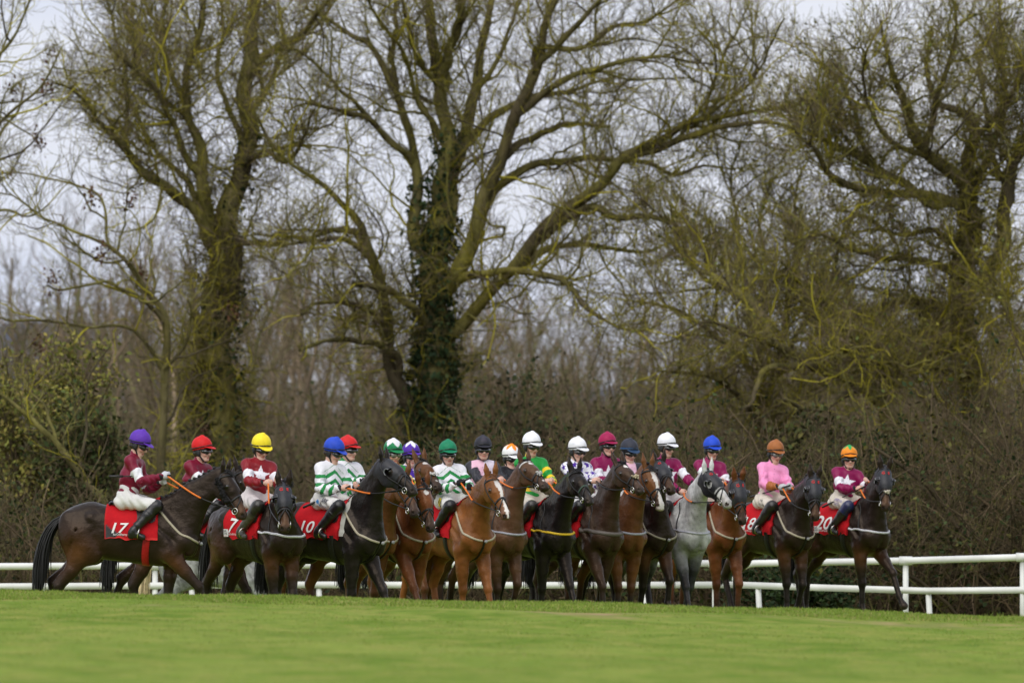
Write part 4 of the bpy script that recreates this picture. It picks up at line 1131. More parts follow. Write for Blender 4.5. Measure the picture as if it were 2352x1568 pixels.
    for s in (-1, 1):
        HD.ell(H(0.17, s * 0.050, -0.085), (0.115, 0.034, 0.10), ax, 0.03)
        HD.ell(H(0.195, s * 0.076, 0.022), (0.042, 0.026, 0.030), ax, 0.02)
        HD.cap(H(0.24, s * 0.058, -0.02), H(0.42, s * 0.045, -0.03), 0.018, 0.010, 0.03)
        HD.cap(H(0.535, s * 0.032, -0.012), H(0.575, s * 0.030, -0.036), 0.026, 0.022, 0.015)
    HD.ell(H(0.545, 0, -0.040), (0.066, 0.052, 0.052), ax, 0.03)
    HD.cap(H(0.545, -0.014, -0.085), H(0.545, 0.014, -0.085), 0.027, 0.027, 0.02)
    S.p += HD.p
    for s in (-1, 1):   # nostrils
        S.ell(H(0.578, s * 0.043, -0.014), (0.020, 0.014, 0.013), ax, 0.012, 's')
    ears0 = p.get('ears')
    for s in (-1, 1):
        ears = rng.uniform(-0.45, 0.35) if ears0 is None else ears0
        e0 = H(0.005, s * 0.055, 0.055)
        ed = nrm(-0.62 * h + 0.55 * n + s * 0.16 * l + np.array((0, 0, 0.55)) + ears * h)
        el = nrm(np.cross(ed, l)) * 1.0
        m1 = e0 + ed * 0.08; m2 = e0 + ed * 0.19
        S.cap(e0 - ed * 0.02, m1, 0.029, 0.040, 0.012, el, 0.62)
        S.cap(m1, m2, 0.040, 0.008, 0.006, el, 0.55)
        S.cap(e0 + ed * 0.045 + el * 0.030, e0 + ed * 0.13 + el * 0.022, 0.019, 0.006, 0.008, None, 1, 's')
    # legs
    g = GAITS[p.get('gait', 'a')]
    legcaps = []
    def chain(root, a, b, l1, l2, planted, hind, s):
        a, b = math.radians(a), math.radians(b)
        d1 = np.array((math.sin(a), 0, -math.cos(a))); d2 = np.array((math.sin(b), 0, -math.cos(b)))
        pd = nrm(np.array((0.55 if b > -0.25 else 0.1, 0, -0.85)))
        want = root[2] - 0.155
        have = l1 * -d1[2] + l2 * -d2[2]
        f = want / have if planted else min(1.0, (want - 0.05) / have)
        f = min(max(f, 0.8), 1.16)
        k = root + d1 * l1 * f
        ft = k + d2 * l2 * f
        pa = ft + pd * 0.10
        hf = pa + nrm(pd + np.array((0.25, 0, 0))) * 0.055
        return k, ft, pa, hf
    for key, s, hind in (('fn', -1, 0), ('ff', 1, 0), ('hn', -1, 1), ('hf', 1, 1)):
        a, b, pl = p.get('legs', {}).get(key, g[key])
        if not hind:
            E = np.array((0.455, s * 0.138, 0.945))
            k, ft, pa, hf = chain(E, a, b, 0.44, 0.285, pl, 0, s)
            k[1] = ft[1] = pa[1] = hf[1] = s * 0.112
            S.cap(E, E * 0.45 + k * 0.55, 0.108, 0.074, 0.05); S.cap(E * 0.45 + k * 0.55, k, 0.074, 0.050, 0.03)
            S.ell(E * 0.72 + k * 0.28 + np.array((0.03, s * 0.02, 0)), (0.055, 0.045, 0.11), None, 0.04)
            S.ell(k + np.array((0.006, 0, 0)), (0.056, 0.050, 0.066), None, 0.025)
            rc = (0.041, 0.037)
        else:
            E = np.array((-0.47, s * 0.145, 0.99))
            k, ft, pa, hf = chain(E, a, b, 0.52, 0.40, pl, 1, s)
            k[1] = ft[1] = pa[1] = hf[1] = s * 0.125
            S.cap(E + np.array((-0.05, 0, 0.03)), E * 0.4 + k * 0.6, 0.155, 0.082, 0.06, Y, 0.72); S.cap(E * 0.4 + k * 0.6, k, 0.080, 0.056, 0.03)
            d1 = nrm(k - E)
            S.cap(E * 0.3 + k * 0.7 + np.array((-0.06, 0, 0.02)), k + np.array((-0.048, 0, 0.035)), 0.028, 0.027, 0.03)
            S.ell(k, (0.062, 0.048, 0.070), None, 0.025)
            rc = (0.045, 0.040)
        S.cap(k, ft, rc[0], rc[1], 0.02)
        S.ell(ft + np.array((-0.008, 0, 0)), (0.044, 0.040, 0.046), None, 0.018)
        S.cap(ft, pa, 0.034, 0.038, 0.015)
        S.cap(pa, hf, 0.046, 0.056, 0.012)
        legcaps.append((k, ft, hf))

    V, F = S.mesh(p.get('vox', 0.0135))
    mott = 1 + 0.16 * vnoise(V, 7, p['seed'] + 3) + 0.12 * vnoise(V, 19, p['seed'] + 4) + 0.08 * vnoise(V, 55, p['seed'] + 5)
    Ng = S.grad(V, 0.006)
    V = V + Ng * (0.0045 * vnoise(V * np.array((1, 1, 0.7)), 11, p['seed']) * (V[:, 2] > 0.75))[:, None]
    # coat
    c = COATS[p['coat']]
    base, flank, leg, muz = (np.array(c[k]) for k in ('base', 'flank', 'leg', 'muz'))
    wl = np.clip((1.15 - V[:, 2]) / 0.5, 0, 1)[:, None]
    C = (base * (1 - wl) + flank * wl) * np.clip(mott, 0.55, 1.5)[:, None]
    if p['coat'] in ('darkbay',):
        wq = np.exp(-((V[:, 0] + 0.62) ** 2 + (V[:, 2] - 0.92) ** 2) / 0.06)[:, None] * 0.8
        C = C * (1 - wq) + np.array((0.100, 0.040, 0.014)) * wq
        wq = np.exp(-((V[:, 0] - 0.52) ** 2 + (V[:, 2] - 0.80) ** 2) / 0.02)[:, None] * 0.8
        C = C * (1 - wq) + np.array((0.115, 0.044, 0.015)) * wq
    z0, z1 = c['legz']
    rel = V - poll
    a_, l_, n_ = rel @ h, rel @ l, rel @ n
    head = (a_ > -0.05) & (np.abs(l_) < 0.16) & (np.abs(n_ + 0.05) < 0.19) & (a_ < 0.66)
    w = (np.clip((z1 - V[:, 2] + 0.05 * vnoise(V, 14, 3)) / (z1 - z0), 0, 1) ** 1.2 * ~head)[:, None]
    C = C * (1 - w) + leg * w
    w = (np.clip((a_ - 0.36) / 0.12, 0, 1) * head)[:, None]
    C = C * (1 - w) + muz * w
    w = (np.clip((a_ - 0.53) / 0.05, 0, 1) * head)[:, None] * (0.25 if p['coat'] in ('grey', 'chestnut') else 0.75)
    C = C * (1 - w) + np.array((0.02, 0.017, 0.016)) * w
    for s in (-1, 1):
        q = head & (np.linalg.norm(V - H(0.580, s * 0.042, -0.014), axis=1) < 0.026)
        C[q] = (0.012, 0.009, 0.008)
        q = head & (np.linalg.norm(V - H(0.195, s * 0.09, 0.022), axis=1) < 0.040)
        C[q] = C[q] * 0.45
    if p.get('blaze'):
        bw = np.interp(a_, [0.06, 0.12, 0.2, 0.3, 0.42, 0.52, 0.58], [0.0, 0.030, 0.036, 0.022, 0.018, 0.030, 0.040 if p['blaze'] > 1 else 0.012])
        q = head & (n_ > -0.02) & (np.abs(l_ - 0.006 * vnoise(V, 20, 5)) < bw)
        C[q] = (0.66, 0.62, 0.58)
        if p['blaze'] > 1:
            q = head & (a_ > 0.55) & (n_ < -0.02)
            C[q] = (0.5, 0.42, 0.38)
    if p.get('star'):
        q = head & (n_ > 0.02) & (np.hypot((a_ - 0.14) * 0.8, l_) < 0.030 + 0.008 * vnoise(V, 60, 2))
        C[q] = (0.66, 0.62, 0.58)
        q = head & (n_ > 0) & (np.hypot((a_ - 0.50) * 0.8, l_) < 0.013)
        if p['star'] > 1: C[q] = (0.6, 0.55, 0.5)
    if p['coat'] in ('grey', 'dapple'):
        d1 = vnoise(V, 26, 11) + 0.8 * vnoise(V, 60, 12)
        amt = 0.28 if p['coat'] == 'grey' else 0.45
        C = C * (1 - amt * np.clip(d1, -0.5, 1))[:, None]
        fleck = (vnoise(V, 190, 14) > 0.75) & ~head
        C[fleck] *= 0.55
    if p.get('sock'):
        k, ft, hf = legcaps[p['sock']]
        q = (np.linalg.norm(V - ft, axis=1) < 0.10)
        C[q] = (0.6, 0.55, 0.5)
    for k, ft, hf in legcaps:      # hooves
        q = (V[:, 2] < hf[2] + 0.025) & (np.linalg.norm(V - hf, axis=1) < 0.1)
        C[q] = (0.035, 0.028, 0.022)
    root = empty('horse', loc, -yaw)
    if sz != 1.0: root.scale = (sz, sz, sz)
    tag(root, p['label'], 'horse', p.get('group', 'racehorses walking in the parade'))
    obj('body', mesh_np('horse_body', V, F, None, C), COAT_M(), root)
    for s in (-1, 1):
        e = MB(); e.add(*ball(H(0.197, s * 0.084, 0.024), 0.0245))
        obj('eye', e.mesh('horse_eye'), EYE_M(), root)
    hairc = np.array({'grey': (0.09, 0.09, 0.095), 'dapple': (0.5, 0.46, 0.36)}.get(p['coat'], (0.011, 0.010, 0.010)))
    if p['coat'] == 'chestnut': hairc = np.array((0.14, 0.055, 0.02))
    tailc = np.array({'grey': (0.55, 0.50, 0.38), 'dapple': (0.62, 0.50, 0.30)}.get(p['coat'], tuple(hairc)))
    # tail
    sw = p.get('tail', (-0.25, 0.0))
    roots = np.array([[-0.79 - 0.008 * i, 0.02 * (i - 2), 1.36 - 0.012 * i] for i in range(5)])
    dirs = np.tile(nrm((-0.62 + 0.3 * sw[0], sw[1] * 0.3, -0.12)), (5, 1))
    P, R = hair_strands(rng, roots, dirs, 0.95, 260, 0.012, 0.42, 0.11, lambda t: np.array((sw[0] * 0.10 * (1 - t) + 0.03, sw[1] * 0.12, -0.08)))
    Vt, Qt = tube_arrays(P, R, 4)
    cc = tailc * (1 + 0.35 * np.repeat(rng.uniform(-1, 1, len(P)), P.shape[1] * 4))[:, None]
    obj('tail', mesh_np('tail', Vt, Qt, None, cc), HAIR_M(), root)
    # mane along the crest
    cre = np.array([(0.32, 0, 1.56), mid + upn * 0.155, poll - 0.03 * h + 0.05 * n])
    cp = smooth_path(cre, 40)
    for _ in range(6):
        cp = cp - 0.8 * S.ev(cp)[:, None] * S.grad(cp)
    mm = MB()
    if p.get('plaits'):
        for i in range(2, 39, 3):
            mm.add(*ball(cp[i] + upn * 0.012, (0.021, 0.021, 0.019), 5), col=hairc)
        V0, Q0 = tube_arrays(cp[None], np.full((1, 40), 0.012), 5); mm.add(V0, Q0, col=hairc)
    else:
        side = p.get('mane_side', 1)
        d = np.tile(nrm(side * nl * (1 if nl[1] > 0 else -1) * 0.7 + upn * 0.5), (40, 1))
        P, R = hair_strands(rng, cp, d, 0.15, 240, 0.0075, 0.45, 0.18, None, 5)
        Vt, Qt = tube_arrays(P, R, 4); mm.add(Vt, Qt, col=hairc)
    if not p.get('hood'):
        P, R = hair_strands(rng, np.array([H(0.0, 0.012 * i, 0.075) for i in (-1, 0, 1)]), np.tile(nrm(h + 0.5 * n), (3, 1)), 0.13, 30, 0.006, 0.1, 0.25, None, 5)
        Vt, Qt = tube_arrays(P, R, 4); mm.add(Vt, Qt, col=hairc)
    obj('mane', mm.mesh('mane'), HAIR_M(), root)

    out = dict(root=root, S=S, H=H, h=h, l=l, n=n, poll=poll, toL=toL, toW=toW, loc=loc, yaw=yaw, sz=sz, rot=np.array([[math.cos(yaw), math.sin(yaw), 0], [-math.sin(yaw), math.cos(yaw), 0], [0, 0, 1.0]]), p=p, mid=mid, nl=nl, upn=upn)
    if p.get('tack', True): build_tack(out, HD, rng, c)
    return out

def barrel_pts(S, x, phi, off):
    """points on the trunk's surface: x along the horse, phi from straight up (negative = right side)"""
    x, phi = np.broadcast_arrays(np.asarray(x, float), np.asarray(phi, float))
    D = np.stack([np.zeros_like(phi), np.sin(phi), np.cos(phi)], -1)
    A = np.stack([x, np.zeros_like(x), np.full_like(x, 1.17)], -1)
    r = np.full(x.shape, 0.62)
    for _ in range(16):
        r = r - 0.75 * S.ev(A + D * r[..., None])
    off = np.broadcast_to(off, r.shape)
    return A + D * (r + off)[..., None]

def build_tack(o, HD, rng, coat):
    S, H, h, l, n, root, p = o['S'], o['H'], o['h'], o['l'], o['n'], o['root'], o['p']
    R90 = math.pi / 180
    # ---- saddle cloth
    x0, x1, ph = p.get('cloth_x0', -0.345), 0.34, 103 * R90
    nu, nv = 30, 57
    U, VV = np.meshgrid(np.linspace(x0, x1, nu), np.linspace(-ph, ph, nv), indexing='ij')
    back = np.clip((0.0 - U) / 0.30, 0, 1)
    VV = VV * (1 - 0.05 * back ** 2)
    flut = 0.011 * np.sin(U * 21 + VV * 4 + p['seed']) * np.clip(np.abs(VV) - 0.8, 0, 1) + 0.004
    G = barrel_pts(S, U, VV, 0.014 + flut)
    rag = 0.012 * np.sin(U * 23 + p['seed'] * 1.7) + 0.006 * np.sin(U * 51)
    G[:, :3, 2] += rag[:, :3]; G[:, -3:, 2] += rag[:, -3:]
    I = np.arange(nu * nv).reshape(nu, nv)
    Q = np.stack([I[:-1, :-1], I[1:, :-1], I[1:, 1:], I[:-1, 1:]], -1).reshape(-1, 4)
    Gv = G.reshape(-1, 3)
    inner = barrel_pts(S, U, VV, 0.006).reshape(-1, 3)
    Vc = np.concatenate([Gv, inner])
    rim = np.concatenate([I[:, 0], I[-1, 1:], I[::-1, -1][1:], I[0, ::-1][1:]])
    Qr = np.stack([rim[:-1], rim[1:], rim[1:] + nu * nv, rim[:-1] + nu * nv], 1)
    col = np.tile(RED * rng.uniform(0.9, 1.1), (nu * nv, 1))
    u_, v_ = U.ravel(), np.abs(VV.ravel()) / ph
    if p.get('corner'):
        m = (u_ < x0 + 0.20 * np.clip((v_ - 0.62) / 0.3, 0, 1) * 1.1) & (v_ > 0.60) & (v_ < 0.955) & (u_ > x0 + 0.02)
        col[m] = (0.055, 0.055, 0.06)
        m = (v_ > 0.955) | (u_ < x0 + 0.015)
        col[m] = (0.62, 0.03, 0.03)
    cloth = obj('saddle_cloth', mesh_np('saddle_cloth', Vc, np.concatenate([Q, Qr]), None, np.concatenate([col, col])), CLOTH_M(), root)
    def on_cloth(u, v, off=0.006):
        """u metres along, v metres down the near side from the spine"""
        return barrel_pts(S, u, -v / 0.315, 0.018 + 0.004 + off)
    def letter(name, s, u, v, size, col, bold=0.0, shear=0.0, wscale=1.0, parent=cloth, off=0.008):
        Vt, T = text_arrays(s, bold, shear)
        P = on_cloth(u + Vt[:, 0] * size * wscale, v - Vt[:, 1] * size, off)
        return obj(name, mesh_np(name, P, None, T, np.tile(col, (len(P), 1)), False), PRINT_M(), parent)
    num = p.get('number')
    if num:
        letter('number', num, x0 + 0.025 + p.get('num_du', 0), 0.475, p.get('num_size', 0.30), WHITE, 0.012, 0.25)
    if p.get('logo'):
        a, b = np.meshgrid(np.linspace(x0 + 0.015, x0 + 0.095, 5), np.linspace(0.43, 0.535, 6), indexing='ij')
        P = on_cloth(a.ravel(), b.ravel(), 0.007)
        J = np.arange(30).reshape(5, 6)
        q = np.stack([J[:-1, :-1], J[1:, :-1], J[1:, 1:], J[:-1, 1:]], -1).reshape(-1, 4)
        obj('badge', mesh_np('badge', P, q, None, np.tile(WHITE, (30, 1))), PRINT_M(), cloth)
        for s_, dv in (('BAR', 0.468), ('ONE', 0.503), ('RACING', 0.528)):
            letter('badge_lettering', s_, x0 + 0.022, dv, 0.042 if dv < 0.52 else 0.020, (0.02, 0.02, 0.02) if dv < 0.52 else (0.4, 0.03, 0.03), 0.0, 0, 0.72 if dv < 0.52 else 0.8, off=0.012)
    if p.get('site'):
        letter('web_address', 'BarOneRacing.com', x0 + 0.102, 0.512, 0.044, WHITE, 0.0, 0, 0.62)
    if p.get('pad'):
        a, b = np.meshgrid(np.linspace(-0.33, 0.40, 20), np.linspace(-97 * R90, 97 * R90, 41), indexing='ij')
        P = barrel_pts(S, a, b, 0.007).reshape(-1, 3)
        J = np.arange(820).reshape(20, 41)
        q = np.stack([J[:-1, :-1], J[1:, :-1], J[1:, 1:], J[:-1, 1:]], -1).reshape(-1, 4)
        obj('numnah', mesh_np('numnah', P, q, None, np.tile((0.42, 0.41, 0.37), (820, 1))), CLOTH_M(), root)
    # ---- saddle: seat and flaps
    sd = SDF()
    sd.cap((-0.19, 0, 1.485), (0.16, 0, 1.47), 0.05, 0.045, 0.04, (0, 1, 0), 1.9)
    sd.cap((-0.22, 0, 1.51), (-0.17, 0, 1.50), 0.045, 0.04, 0.03, (0, 1, 0), 2.4)
    sd.cap((0.20, 0, 1.51), (0.26, 0, 1.545), 0.035, 0.03, 0.03, (0, 1, 0), 1.6)
    v, f = sd.mesh(0.012)
    saddle = obj('saddle', mesh_np('saddle', v, f, None, np.tile(BLACK, (len(v), 1))), TACK_M(), root)
    for s in (-1, 1):
        a, b = np.meshgrid(np.linspace(0, 1, 12), np.linspace(0.12, 1.0, 14), indexing='ij')
        P = barrel_pts(S, 0.0 + a * 0.22 + 0.16 * b * np.sqrt(np.clip(1 - b, 0, 1)) + 0.05 * b, s * b * 1.08, 0.030)
        J = np.arange(168).reshape(12, 14)
        q = np.stack([J[:-1, :-1], J[1:, :-1], J[1:, 1:], J[:-1, 1:]], -1).reshape(-1, 4)
        obj('flap', mesh_np('flap', P.reshape(-1, 3), q, None, np.tile(BLACK * 1.3, (168, 1))), TACK_M(), saddle)
        ir = MB()
        top = barrel_pts(S, 0.12, s * 0.9, 0.04); foot = np.array((0.130, s * 0.300, 1.135))
        ir.tube([top, foot + np.array((0, 0, 0.10))], 0.010, 6, BLACK)
        obj('stirrup_leather', ir.mesh('stirrup_leather'), TACK_M(), saddle)
        ir = MB(); ir.add(*torus(foot + np.array((0, 0, 0.045)), (0, 1, 0), (0.25, 0, 1), 0.058, 0.007))
        obj('stirrup', ir.mesh('stirrup'), STEEL_M(), saddle)
    # ---- girth
    gcol = RED * 0.8 if p.get('red_girth') else BLACK
    gx = 0.225
    phs = np.linspace(95 * R90, 265 * R90, 40)
    gr = MB()
    a, b = np.meshgrid(np.array((-0.042, -0.04, 0.04, 0.042)), phs, indexing='ij')
    P = barrel_pts(S, gx + a + 0.05 * np.cos(b), b, np.array((-0.01, 0.012, 0.012, -0.01))[:, None])
    J = np.arange(160).reshape(4, 40)
    q = np.stack([J[:-1, :-1], J[1:, :-1], J[1:, 1:], J[:-1, 1:]], -1).reshape(-1, 4)
    gr.add(P.reshape(-1, 3), q, col=gcol)
    obj('girth', gr.mesh('girth'), TACK_M(), root)
    # ---- breastplate
    bc = np.array(p.get('breast', CREAM))
    style = p.get('breast_style', 'Y')
    br = MB(); br2 = MB()
    if style == 'Y':
        for s in (-1, 1):
            v, f = ribbon(S, [(0.37, s * 0.17, 1.42), (0.50, s * 0.24, 1.30), (0.64, s * 0.20, 1.14), (0.80, s * 0.03, 1.06)], 0.025)
            br.add(v, f, col=bc)
        v, f = ribbon(S, [(0.80, 0, 1.06), (0.78, 0, 0.95), (0.60, 0, 0.84), (0.42, 0, 0.80)], 0.026)
        br2.add(v, f, col=BLACK); br2.add(*ball((0.81, 0, 1.06), 0.022, 5), col=(0.3, 0.3, 0.3))
    else:
        v, f = ribbon(S, [(0.34, -0.30, 1.20), (0.52, -0.26, 1.19), (0.70, -0.16, 1.155), (0.82, 0, 1.135), (0.70, 0.16, 1.155), (0.52, 0.26, 1.19), (0.34, 0.30, 1.20)], p.get('breast_w', 0.026), 48)
        br.add(v, f, col=bc)
        for s in (-1, 1):
            v, f = ribbon(S, [(0.52, s * 0.25, 1.20), (0.48, s * 0.16, 1.36), (0.42, s * 0.05, 1.52)], 0.014)
            br2.add(v, f, col=BLACK)
    bp = obj('breastplate', br.mesh('breastplate'), TACK_M(), root)
    obj('breast_strap', br2.mesh('breast_strap'), TACK_M(), bp)
    # ---- hood or bare head, bridle
    if p.get('hood'):
        K = SDF(); K.p = list(HD.p)
        K.cap(o['mid'] * 0.25 + o['poll'] * 0.75, o['poll'] - 0.06 * n + 0.02 * h, 0.135, 0.118, 0.06, o['nl'], 0.58)
        v, f = K.mesh(0.0115, 0.008)
        r = v - o['poll']; a_, l_, n_ = r @ h, r @ l, r @ n
        m = (a_ < 0.335 + 0.05 * (n_ < -0.03) - 0.25 * np.clip(-n_ - 0.10, 0, 1)) & (a_ > -0.035 - 0.6 * np.clip(n_, 0, 1)) & (a_ > -0.16 - 0.6 * n_ - 0.25)
        m &= (np.hypot(a_ - 0.205, (n_ - 0.015)) > 0.045) | (np.abs(l_) < 0.06)
        m &= ~((np.abs(a_ - 0.0) < 0.04) & (np.abs(np.abs(l_) - 0.058) < 0.032) & (n_ > 0.03))
        v, f, _ = keep_faces(v, f, m)
        hood = obj('hood', mesh_np('hood', v, f), HOOD_M(), root)
        for s in (-1, 1):
            b = MB()
            c0 = H(0.19, s * 0.097, 0.012)
            uu, vv = np.meshgrid(np.linspace(-1.75, 1.75, 15), np.linspace(0, 1, 5), indexing='ij')
            rad = 0.062 * np.cos(vv * 0.9)
            P = c0 + (-np.cos(uu) * rad)[..., None] * h + (np.sin(uu) * rad)[..., None] * n + (s * (0.052 * np.sin(vv * 1.2) - 0.012))[..., None] * l
            J = np.arange(75).reshape(15, 5)
            q = np.stack([J[:-1, :-1], J[1:, :-1], J[1:, 1:], J[:-1, 1:]], -1).reshape(-1, 4)
            b.add(P.reshape(-1, 3), q, col=(0.015, 0.015, 0.017))
            rimp = P[:, 4]
            b.tube(rimp, 0.007, 6, (0.16, 0.16, 0.17)); b.tube(P[:, 0], 0.006, 6, (0.10, 0.10, 0.11))
            obj('blinker_cup', b.mesh('blinker_cup'), TACK_M(), hood)
        lt = p.get('letters')
        if lt:
            for i, ch in enumerate(lt):
                Vt, T = text_arrays(ch, 0.02)
                s_ = 0.056
                P = H(0, 0, 0) + (0.125 - Vt[:, 1] * s_)[:, None] * h + ((-1, 1)[i] * 0.040 + (Vt[:, 0] - 0.33) * s_)[:, None] * l + 0.16 * n
                for _ in range(8):
                    P = P - (K.ev(P) - 0.013)[:, None] * 0.9 * n
                obj('letter', mesh_np('letter', P, None, T, np.tile((0.62, 0.02, 0.02), (len(P), 1)), False), PRINT_M(), hood)
    bl = MB()
    bcol = BLACK * 1.2
    def hr(pts, w, nn=22, col=bcol, dest=bl):
        v, f = ribbon(HDx, [H(*q) for q in pts], w, nn, 0.010 if p.get('hood') else 0.006)
        dest.add(v, f, col=col)
    HDx = HD
    nb = np.array(p.get('noseband', bcol))
    for s in (-1, 1):
        hr([(0.02, s * 0.03, 0.12), (0.05, s * 0.10, 0.0), (0.22, s * 0.10, -0.05), (0.44, s * 0.07, -0.055)], 0.016)
    if not p.get('hood'):
        hr([(0.06, -0.10, 0.0), (0.085, -0.05, 0.10), (0.09, 0, 0.12), (0.085, 0.05, 0.10), (0.06, 0.10, 0.0)], 0.020, 22, WHITE * 0.8 if p.get('pearls') else bcol)
    hr([(0.37, -0.02, -0.16), (0.37, -0.09, -0.06), (0.36, -0.05, 0.07), (0.36, 0, 0.09), (0.36, 0.05, 0.07), (0.37, 0.09, -0.06), (0.37, 0.02, -0.16)], 0.022, 30, nb)
    for s in (-1, 1):
        hr([(0.37, s * 0.01, 0.09), (0.43, s * 0.05, 0.03), (0.475, s * 0.06, -0.06), (0.47, s * 0.03, -0.13)], 0.013)
    br = obj('bridle', bl.mesh('bridle'), TACK_M(), root)
    if p.get('nosepuff'):
        k = MB()
        for _ in range(26):
            k.add(*ball(H(0.385 + rng.normal() * 0.013, rng.normal() * 0.022, 0.068 + abs(rng.normal()) * 0.012), 0.013, 4), col=np.array(p['nosepuff']) * rng.uniform(0.7, 1.1))
        obj('fleece_pad', k.mesh('fleece_pad'), CLOTH_M(), br)
    if p.get('cheek'):
        for s in (-1, 1):
            k = MB()
            for i in range(60):
                t = i / 59.0
                k.add(*ball(H(0.05 + 0.29 * t, s * (0.105 - 0.02 * t) + rng.normal() * 0.007, -0.03 - 0.05 * t + rng.normal() * 0.012), 0.023, 4), col=BLACK * rng.uniform(0.6, 1.2))
            obj('cheek_fleece', k.mesh('cheek_fleece'), CLOTH_M(), br)
    bits = {}
    for s in (-1, 1):
        c0 = H(0.485, s * 0.066, -0.062)
        k = MB(); k.add(*torus(c0, h, n, 0.036, 0.0055)); k.tube([c0 - s * l * 0.03, c0 + s * l * 0.004], 0.009, 6)
        obj('bit_ring', k.mesh('bit_ring'), STEEL_M(), br)
        bits[s] = c0
    o['bits'] = bits
    o['bridle'] = br

def build_reins(o, hands):
    """hands: {+1: point, -1: point} in the horse's own space"""
    br = o['bridle']; S = o['S']
    for s, c0 in o['bits'].items():
        hp = np.asarray(hands[-1 if s < 0 else 1], float) if not o['p'].get('rein_hand') else np.asarray(hands[o['p']['rein_hand']], float)
        # which side of the neck: decided by l relative to the horse's left
        side = 1 if (o['l'][1] * s) > 0 else -1
        hp = np.asarray(hands[side], float)
        m = 0.5 * c0 + 0.5 * hp + np.array((0, side * 0.05, -0.05))
        pts = smooth_path([c0 - 0.03 * o['h'], m, hp], 26)
        for _ in range(4):
            d = S.ev(pts); g = S.grad(pts, 0.01)
            push = np.clip(0.014 - d, 0, 0.08)
            push[:2] = 0
            pts = pts + g * push[:, None]
            pts[1:-1] = 0.5 * pts[1:-1] + 0.25 * (pts[:-2] + pts[2:])
        cut = int(26 * o['p'].get('rein_cut', 0.55))
        k = MB(); k.tube(pts[:cut + 1], 0.0075, 6, BLACK)
        rein = obj('rein', k.mesh('rein'), TACK_M(), br)
        k = MB(); k.tube(pts[cut:], 0.0105, 6, ORANGE if o['p'].get('orange', True) else BLACK)
        obj('rein_grip', k.mesh('rein_grip'), TACK_M(), rein)

# ------------------------------------------------------------------ jockeys
SKIN_M = lambda: mat('skin', rough=0.5, attr=True, noise=0.06, nscale=30, spec=0.35)
SILK_M = lambda: mat('silk', rough=0.42, attr=True, noise=0.05, nscale=30, bump=0.35, bscale=16, spec=0.28, bdist=0.02)
BREECH_M = lambda: mat('breeches', rough=0.75, attr=True, noise=0.08, nscale=12, bump=0.5, bscale=22, spec=0.25, bdist=0.01)
BOOT_M = lambda: mat('boot_leather', rough=0.28, attr=True, noise=0.3, nscale=16, bump=0.5, bscale=26, spec=0.5, bdist=0.008)
CAP_M = lambda: mat('cap_silk', rough=0.55, attr=True, noise=0.10, nscale=16, bump=0.6, bscale=22, spec=0.25, bdist=0.012)
LENS_M = lambda: mat('goggle_lens', rough=0.06, attr=True, spec=0.7, coat=0.5)

MAROON = srgb(118, 14, 44); MAGENTA = srgb(132, 8, 74); REDMAR = srgb(132, 22, 32)
SWHITE = np.array((0.80, 0.79, 0.83)); GREEN = srgb(26, 132, 62); BRIGHT = srgb(34, 150, 60); YEL = srgb(248, 205, 40)
PURP = srgb(74, 36, 150); PINK = srgb(240, 150, 195); PALEPINK = srgb(232, 186, 204); CHAR = srgb(52, 52, 58); JBLACK = srgb(34, 34, 38)
BROWN = srgb(168, 100, 50)

def star_in(x, y, R):
    r = np.hypot(x, y); th = np.arctan2(x, y)
    a = np.abs((th + math.pi / 5) % (2 * math.pi / 5) - math.pi / 5)
    px, py = r * np.cos(a), r * np.sin(a)
    ri = 0.42 * R
    qx, qy = ri * math.cos(math.pi / 5), ri * math.sin(math.pi / 5)
    return (qx - R) * (py - 0) - (qy - 0) * (px - R) > 0

def stars2d(a, b, cell, R, seed=0):
    i = np.floor(a / cell); j = np.floor(b / cell + 0.5 * (i % 2))
    x = a - (i + 0.5) * cell; y = b - (j + 0.5 - 0.5 * (i % 2)) * cell
    return star_in(x, y, R)

